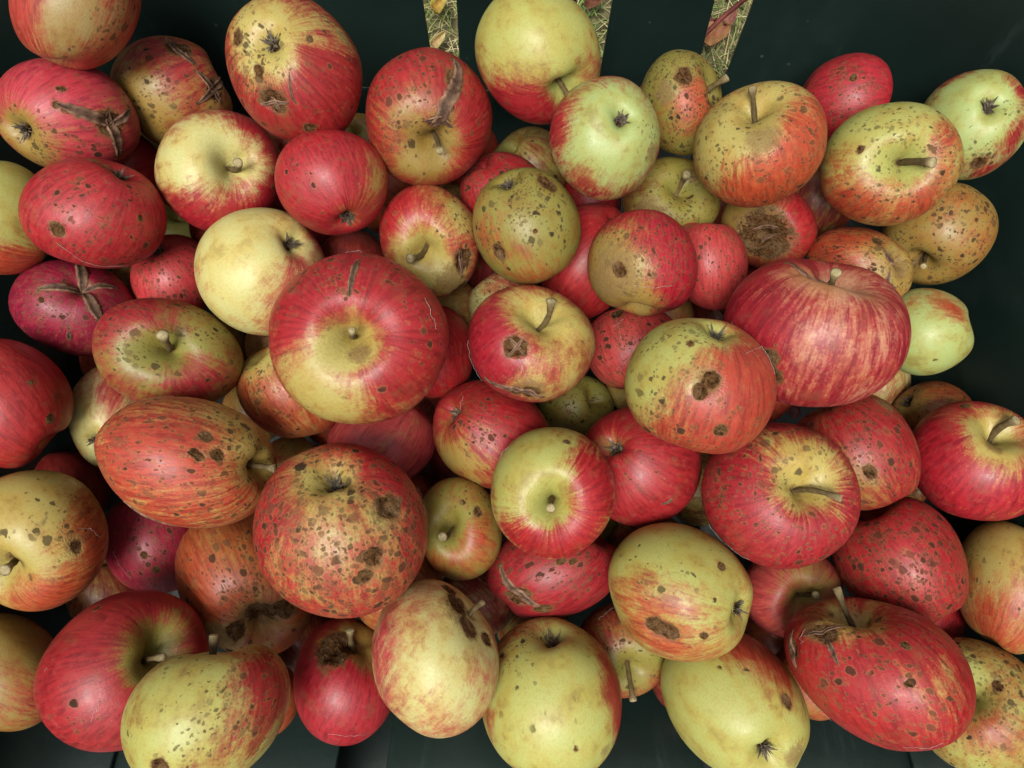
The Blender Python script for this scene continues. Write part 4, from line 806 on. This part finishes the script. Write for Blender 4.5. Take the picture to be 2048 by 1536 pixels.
(66, [0.1282, -0.183, 0.4172], 0.0399, [0.1645, -0.8067, 0.5354, 0.1884], [1.039, 0.918, 1.054, -0.047, -0.048, 0.033], 'C', None, 'lim', 'or', 0.17, 0.05, [('b', [-0.929, -0.37, 0.023], 0.487, 0.75), ('b', [-0.521, -0.808, -0.243], 0.348, 0.5), ('b', [-0.691, 0.433, -0.509], 0.627, -0.5), ('o', [-0.943, 0.071, -0.286], 0.042), ('o', [-0.855, -0.277, -0.386], 0.035), ('n', [0.25, -0.372, -0.787], 0.279), ('x', [-0.403, -0.599, -0.609], 0.084)], 'smooth lime-yellow apple with a red shoulder and sooty sunken eye'),
(67, [0.0692, -0.1576, 0.3849], 0.0302, [0.8307, 0.1913, -0.0996, 0.5132], [0.997, 1.019, 0.985, -0.039, 0.02, 0.01], 'S', [-0.451, -0.277, 0.624], 'oly', 'rd', 0.62, 0.2, [('b', [0.018, 0.013, 0.88], 0.508, -0.5), ('s', [0.431, 0.643, 0.557], 0.508, 0.5), ('b', [0.227, -0.219, 0.835], 0.406, -0.3), ('w', [[0.493, 0.838, 0.207], [0.661, 0.741, 0.1], [0.772, 0.636, -0.001]])], 'small red apple with a long stem hanging over the green slat'),
(68, [0.0214, -0.1776, 0.4265], 0.0411, [0.5071, 0.8071, 0.2422, -0.1811], [0.968, 1.003, 1.032, -0.029, -0.002, 0.029], 'C', None, 'lim', 'rd', 0.2, 0.08, [('b', [-0.616, 0.626, -0.421], 0.75, -0.4), ('b', [0.658, 0.524, -0.475], 0.341, 0.6), ('b', [0.532, 0.84, 0.094], 0.273, 0.6), ('b', [-0.012, -0.278, -0.845], 0.341, 0.35), ('b', [-0.989, -0.08, 0.113], 0.273, 0.4), ('b', [-0.567, -0.486, -0.585], 0.341, 0.3), ('s', [-0.325, -0.229, -0.807], 0.341, 0.6), ('o', [-0.661, -0.334, -0.591], 0.061), ('o', [-0.316, 0.949, -0.017], 0.041), ('n', [0.158, 0.969, 0.169], 0.123), ('b', [0.364, 0.845, -0.344], 0.273, 0.4), ('b', [-0.955, -0.256, -0.134], 0.239, 0.3)], 'big lime green apple with red edges standing on the green slat'),
(69, [-0.0411, -0.1529, 0.4539], 0.0369, [0.7741, -0.5192, 0.3101, -0.1874], [1.013, 1.02, 0.974, -0.04, -0.069, 0.011], 'S', [0.056, 0.101, 0.654], 'crm', 'pk', 0.42, 0.03, [('b', [-0.299, -0.884, 0.315], 0.513, -0.35), ('b', [-0.824, -0.528, -0.182], 0.367, 0.35), ('b', [-0.59, -0.003, 0.711], 0.44, 0.1), ('x', [-0.244, -0.08, 0.85], 0.161), ('x', [-0.029, -0.256, 0.85], 0.132), ('x', [-0.376, 0.121, 0.808], 0.103), ('x', [0.287, -0.176, 0.829], 0.088), ('n', [-0.184, -0.19, 0.849], 0.33), ('b', [0.396, -0.52, 0.666], 0.293, 0.1), ('q', 0.2)], 'cream-pink apple with a corky brown crust round its stem'),
(70, [-0.0982, -0.1722, 0.4097], 0.0326, [0.4842, -0.0415, 0.526, 0.698], [1.05, 0.933, 1.026, -0.026, 0.062, 0.032], 'S', [0.143, 0.253, 0.538], 'och', 'rd', 0.93, 0.05, [('b', [0.126, -0.012, 0.873], 0.443, -0.8), ('x', [-0.021, 0.537, 0.742], 0.213), ('x', [0.036, 0.295, 0.84], 0.159), ('x', [0.497, -0.313, 0.713], 0.115), ('b', [0.272, 0.702, 0.579], 0.266, -0.4), ('b', [-0.768, 0.406, 0.435], 0.531, 0.1), ('w', [[-0.779, 0.583, -0.205], [-0.96, 0.246, -0.118], [-0.978, -0.185, -0.085]]), ('x', [0.015, 0.561, 0.728], 0.301), ('x', [0.068, 0.231, 0.854], 0.23), ('q', 0.7)], 'crimson apple with a crumbly brown stem hollow between the cream-pink and yellow apples'),
(71, [-0.0239, -0.1329, 0.3755], 0.0258, [0.5462, 0.6336, -0.0671, 0.5438], [0.977, 0.974, 1.056, 0.027, 0.026, -0.055], 'c', None, 'crm', 'pk', 0.6, 0.03, [], 'dusty pink apple behind the corky cream-pink apple'),
(72, [-0.1679, -0.118, 0.3911], 0.0436, [0.167, 0.3005, -0.8202, -0.4572], [0.872, 1.054, 1.1, -0.061, -0.008, 0.087], 'c', None, 'och', 'or', 0.72, 0.25, [('b', [-0.32, 0.946, -0.05], 0.427, -0.25), ('b', [0.258, 0.87, -0.369], 0.427, 0.3), ('s', [-0.288, 0.746, -0.528], 0.356, 1.0), ('s', [0.548, 0.699, -0.405], 0.356, 0.4), ('d', [-0.052, 0.131, -0.871], 0.327, 0.16), ('n', [0.594, 0.337, -0.643], 0.285), ('d', [0.083, 0.259, -0.847], 0.427, 0.2), ('x', [-0.084, 0.214, -0.856], 0.242), ('x', [0.387, 0.29, -0.77], 0.157), ('x', [-0.415, 0.071, -0.798], 0.157), ('n', [0.557, 0.288, -0.686], 0.242), ('n', [-0.029, 0.214, -0.859], 0.427)], 'orange apple rotting open at its base, under the speckled round one'),
(73, [-0.2329, -0.0919, 0.3761], 0.0334, [0.7364, -0.6124, 0.1413, 0.2505], [0.925, 1.002, 1.081, 0.001, -0.042, 0.017], 'c', None, 'och', 'mg', 1.0, 0.2, [('s', [-0.281, -0.952, -0.106], 0.687, 0.5), ('o', [-0.368, -0.926, -0.07], 0.078), ('o', [-0.195, -0.903, -0.336], 0.078), ('w', [[-0.836, -0.548, 0.006], [-0.741, -0.593, -0.277], [-0.582, -0.602, -0.482]])], 'glossy magenta apple with a few grey spots beneath the blotchy orange-red one'),
(74, [-0.2664, -0.0905, 0.4467], 0.0373, [0.2942, 0.0211, -0.2984, 0.9077], [1.005, 1.013, 0.984, -0.034, -0.039, 0.001], 'S', [-0.161, -0.301, 0.521], 'yel', 'or', 0.42, 0.12, [('b', [0.235, -0.935, 0.233], 0.566, -0.5), ('b', [-0.111, -0.552, 0.727], 0.424, -0.4), ('b', [-0.725, -0.674, 0.128], 0.424, 0.5), ('b', [-0.735, 0.131, 0.586], 0.424, 0.45), ('s', [-0.423, -0.857, 0.259], 0.353, 0.6), ('n', [-0.636, -0.668, 0.34], 0.212), ('x', [-0.666, -0.653, 0.317], 0.085), ('b', [-0.276, -0.877, -0.347], 0.283, 0.2), ('w', [[-0.558, -0.802, 0.188], [-0.652, -0.758, 0.017], [-0.791, -0.603, -0.087]])], 'yellow apple with orange-red flanks and a stem at the picture edge'),
(75, [-0.2914, -0.1653, 0.4209], 0.0322, [0.9475, -0.2293, -0.2133, 0.065], [0.987, 0.946, 1.088, -0.074, -0.019, 0.098], 's', None, 'och', 'or', 0.28, 0.05, [('b', [0.828, -0.538, -0.136], 0.576, 0.3), ('b', [0.771, 0.29, 0.499], 0.576, -0.3)], 'dull tan-yellow apple in the lower corner beside the large crimson apple'),
(76, [-0.2089, -0.1601, 0.4452], 0.0423, [0.4253, 0.2932, 0.3659, 0.7742], [0.95, 1.041, 1.011, -0.001, 0.003, -0.022], 'S', [-0.046, 0.132, 0.57], 'oly', 'rd', 0.98, 0.06, [('b', [0.148, 0.175, 0.856], 0.415, -0.75), ('b', [-0.281, 0.087, 0.841], 0.297, -0.6), ('b', [0.199, 0.852, 0.426], 0.534, 0.2), ('b', [0.16, -0.4, 0.794], 0.297, -0.3), ('b', [-0.58, 0.524, 0.548], 0.475, 0.05), ('o', [0.9, 0.197, 0.341], 0.065), ('s', [-0.219, 0.935, 0.246], 0.237, 0.3), ('w', [[-0.088, 0.708, 0.616], [-0.142, 0.712, 0.605], [-0.199, 0.758, 0.546], [-0.293, 0.803, 0.456]]), ('w', [[0.508, 0.855, 0.094], [0.514, 0.841, 0.147]])], 'large crimson-pink apple with an olive star round its short stem'),
(77, [-0.1477, -0.1737, 0.4833], 0.0365, [0.0638, 0.0205, -0.7709, -0.6334], [1.037, 1.003, 0.965, 0.011, -0.058, -0.02], 'S', [-0.045, 0.24, 0.55], 'lim', 'rd', 0.36, 0.18, [('b', [0.11, 0.988, 0.095], 0.655, -0.6), ('b', [-0.794, 0.557, 0.216], 0.524, 0.55), ('b', [-0.577, 0.654, -0.431], 0.393, 0.1), ('b', [0.266, 0.664, 0.615], 0.393, 0.3), ('b', [0.522, 0.852, 0.043], 0.197, 0.2), ('s', [-0.538, 0.842, -0.037], 0.524, 0.5), ('x', [0.266, 0.767, -0.514], 0.118), ('s', [-0.902, 0.426, -0.063], 0.328, 0.4), ('b', [-0.294, 0.808, 0.45], 0.131, -0.3)], 'yellow apple with a red striped cheek and dark flecks, lying on the front slat'),
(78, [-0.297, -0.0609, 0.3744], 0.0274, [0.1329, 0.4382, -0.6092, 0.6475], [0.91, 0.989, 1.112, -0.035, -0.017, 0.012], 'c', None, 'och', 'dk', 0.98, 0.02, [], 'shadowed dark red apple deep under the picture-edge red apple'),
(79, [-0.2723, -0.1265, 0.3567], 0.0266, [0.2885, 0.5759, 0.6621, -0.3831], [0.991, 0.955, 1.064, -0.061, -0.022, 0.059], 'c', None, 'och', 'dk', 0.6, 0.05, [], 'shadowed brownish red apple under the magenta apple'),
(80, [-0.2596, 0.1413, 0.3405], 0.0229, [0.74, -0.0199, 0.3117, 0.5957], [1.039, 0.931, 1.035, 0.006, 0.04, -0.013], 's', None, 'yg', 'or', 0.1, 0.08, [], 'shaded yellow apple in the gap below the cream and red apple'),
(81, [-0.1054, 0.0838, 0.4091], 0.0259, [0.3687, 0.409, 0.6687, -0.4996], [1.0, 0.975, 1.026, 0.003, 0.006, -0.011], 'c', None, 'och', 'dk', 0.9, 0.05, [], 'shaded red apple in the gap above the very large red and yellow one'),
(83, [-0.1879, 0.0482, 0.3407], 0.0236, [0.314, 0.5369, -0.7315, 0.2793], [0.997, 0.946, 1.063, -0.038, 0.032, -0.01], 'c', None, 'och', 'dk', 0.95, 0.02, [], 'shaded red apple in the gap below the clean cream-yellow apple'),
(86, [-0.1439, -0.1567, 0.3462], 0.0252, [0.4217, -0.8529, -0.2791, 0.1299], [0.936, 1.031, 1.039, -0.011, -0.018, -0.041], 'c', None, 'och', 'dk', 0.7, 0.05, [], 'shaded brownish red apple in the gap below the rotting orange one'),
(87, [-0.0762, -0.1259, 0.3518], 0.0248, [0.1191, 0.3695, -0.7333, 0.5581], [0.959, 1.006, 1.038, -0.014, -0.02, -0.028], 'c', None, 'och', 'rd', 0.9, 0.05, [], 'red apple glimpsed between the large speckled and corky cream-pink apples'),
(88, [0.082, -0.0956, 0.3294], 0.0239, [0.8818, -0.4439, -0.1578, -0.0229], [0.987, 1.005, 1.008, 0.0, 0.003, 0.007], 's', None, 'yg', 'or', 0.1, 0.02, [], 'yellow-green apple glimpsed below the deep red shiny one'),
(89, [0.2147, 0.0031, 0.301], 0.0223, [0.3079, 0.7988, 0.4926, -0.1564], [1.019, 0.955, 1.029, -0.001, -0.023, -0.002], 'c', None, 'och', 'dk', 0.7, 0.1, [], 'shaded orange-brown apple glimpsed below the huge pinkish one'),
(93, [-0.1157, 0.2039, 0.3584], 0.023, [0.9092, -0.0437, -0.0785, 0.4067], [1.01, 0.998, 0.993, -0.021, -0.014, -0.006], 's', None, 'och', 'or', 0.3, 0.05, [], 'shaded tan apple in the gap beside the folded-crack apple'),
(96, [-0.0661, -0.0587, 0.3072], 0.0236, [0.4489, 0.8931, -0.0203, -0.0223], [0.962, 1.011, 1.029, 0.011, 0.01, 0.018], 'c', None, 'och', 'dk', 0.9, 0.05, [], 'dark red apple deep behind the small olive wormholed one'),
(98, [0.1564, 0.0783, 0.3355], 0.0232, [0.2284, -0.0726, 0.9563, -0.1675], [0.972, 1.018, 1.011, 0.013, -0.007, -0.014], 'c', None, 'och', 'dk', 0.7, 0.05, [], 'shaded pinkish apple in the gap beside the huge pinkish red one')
]
for row in APPLES:
    build_apple(row)

# apples lower in the heap, seen only as dim patches through the gaps
LOWER = [
([-0.0702, -0.1189, 0.4053], 0.0282, 'or', 'dim apple deep between the large speckled apple and the corky cream-pink apple'),
([0.1251, -0.0577, 0.3746], 0.0254, 'dk', 'dim apple deep between the glossy golden-hollowed apple and the deep red shiny apple'),
([0.0876, -0.1013, 0.3783], 0.0294, 'dk', 'dim apple deep between the dark-streaked yellow-green apple and the deep red shiny apple'),
([-0.2582, 0.1515, 0.4204], 0.0238, 'rd', 'dim apple deep between the broad crimson apple and the cream and red apple'),
([-0.0469, 0.0591, 0.3716], 0.0305, 'or', 'dim apple deep between the squeezed red apple and the pale pink apple'),
([-0.0919, 0.1517, 0.3688], 0.024, 'or', 'dim apple deep between the striped rotten-sided apple and the one-orange-sided crimson apple'),
([0.0548, 0.1403, 0.395], 0.0238, 'rd', 'dim apple deep between the pale green apple and the plain bright red apple'),
([-0.0369, -0.0338, 0.3567], 0.0248, 'dk', 'dim apple deep between the slanting-eyed red apple and the dusty pink apple'),
([-0.2036, 0.0312, 0.3845], 0.0253, 'or', 'dim apple deep between the knobbly-stemmed olive apple and the half-hidden orange apple'),
([-0.1426, 0.178, 0.4124], 0.03, 'rd', 'dim apple deep between the scabby-eyed orange apple and the cream and red apple'),
([-0.0644, -0.0014, 0.3369], 0.0233, 'rd', 'dim apple deep between the slanting-eyed red apple and the squeezed red apple'),
([-0.1547, -0.1881, 0.3895], 0.024, 'or', 'dim apple deep between the red-cheeked yellow apple and the crumbly-hollowed crimson apple'),
([0.1827, -0.1472, 0.3453], 0.0234, 'or', 'dim apple deep between the cobwebby pinkish apple and the red-shouldered lime apple'),
([0.2614, -0.1385, 0.3669], 0.0309, 'rd', 'dim apple deep between the big elongated apple and the scab-crusted crimson apple'),
([-0.2652, 0.0296, 0.3814], 0.0271, 'or', 'dim apple deep between the knobbly-stemmed olive apple and the magenta star-cracked apple'),
([-0.1535, 0.0344, 0.395], 0.0236, 'dk', 'dim apple deep between the half-hidden orange apple and the clean cream apple'),
([0.1711, 0.0098, 0.3803], 0.0275, 'or', 'dim apple deep between the huge pinkish apple and the lime-sided orange-red apple'),
([-0.0338, 0.1784, 0.3954], 0.0244, 'or', 'dim apple deep between the folded-crack apple and the red spotted peeping apple'),
([-0.1262, -0.0039, 0.3552], 0.026, 'or', 'dim apple deep between the half-hidden orange apple and the dusty pink apple'),
([-0.075, -0.0728, 0.3739], 0.0286, 'or', 'dim apple deep between the large speckled apple and the small wormholed apple'),
([-0.0015, 0.0942, 0.3731], 0.0293, 'dk', 'dim apple deep between the pale pink apple and the striped rotten-sided apple'),
([0.1054, 0.062, 0.3725], 0.0231, 'or', 'dim apple deep between the russet-cheeked apple and the lime-sided orange-red apple'),
([0.0935, 0.0191, 0.355], 0.0272, 'or', 'dim apple deep between the cobwebbed red apple and the deep red shiny apple'),
([0.0143, -0.1518, 0.3437], 0.0254, 'dk', 'dim apple deep between the big lime apple and the torn-bottomed red apple'),
([-0.0473, 0.1374, 0.3735], 0.0262, 'dk', 'dim apple deep between the striped rotten-sided apple and the folded-crack apple'),
([0.117, -0.1793, 0.3552], 0.0255, 'dk', 'dim apple deep between the red-shouldered lime apple and the long-stemmed small apple'),
([0.1847, -0.1783, 0.3801], 0.0236, 'or', 'dim apple deep between the big elongated apple and the red-shouldered lime apple'),
([0.1561, 0.123, 0.3823], 0.0272, 'rd', 'dim apple deep between the dull thin-stemmed apple and the upright-stemmed yellow apple'),
([-0.1488, 0.1399, 0.3773], 0.0246, 'rd', 'dim apple deep between the one-orange-sided crimson apple and the clean cream apple'),
([-0.1921, 0.1143, 0.4059], 0.024, 'dk', 'dim apple deep between the cream and red apple and the clean cream apple'),
([-0.181, -0.0034, 0.3587], 0.0233, 'rd', 'dim apple deep between the half-hidden orange apple and the blotchy sideways-stemmed apple'),
([0.1761, 0.067, 0.387], 0.0297, 'dk', 'dim apple deep between the huge pinkish apple and the pinkish ring-spotted apple'),
([0.26, -0.0483, 0.3615], 0.026, 'dk', 'dim apple deep between the mottled red-olive apple and the wall-touching red apple'),
([-0.2562, 0.0849, 0.378], 0.0236, 'rd', 'dim apple deep between the magenta star-cracked apple and the pinkish spotted apple'),
([-0.2591, 0.1772, 0.3773], 0.0278, 'dk', 'dim apple deep between the cream and red apple and the star-cracked shaded apple'),
([-0.1886, -0.0629, 0.3445], 0.0241, 'dk', 'dim apple deep between the blotchy sideways-stemmed apple and the large speckled apple'),
([0.0374, 0.0418, 0.3848], 0.0239, 'dk', 'dim apple deep between the square-scabbed apple and the cobwebbed red apple')
]
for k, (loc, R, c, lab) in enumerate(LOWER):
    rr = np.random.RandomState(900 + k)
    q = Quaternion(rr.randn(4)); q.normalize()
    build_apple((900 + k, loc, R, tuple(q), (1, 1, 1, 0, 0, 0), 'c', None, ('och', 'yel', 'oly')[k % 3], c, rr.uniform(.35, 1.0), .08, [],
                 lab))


print('apples', len(APPLES), 'tris', sum(len(o.data.polygons) for o in scene.objects if o.type == 'MESH') * 2)
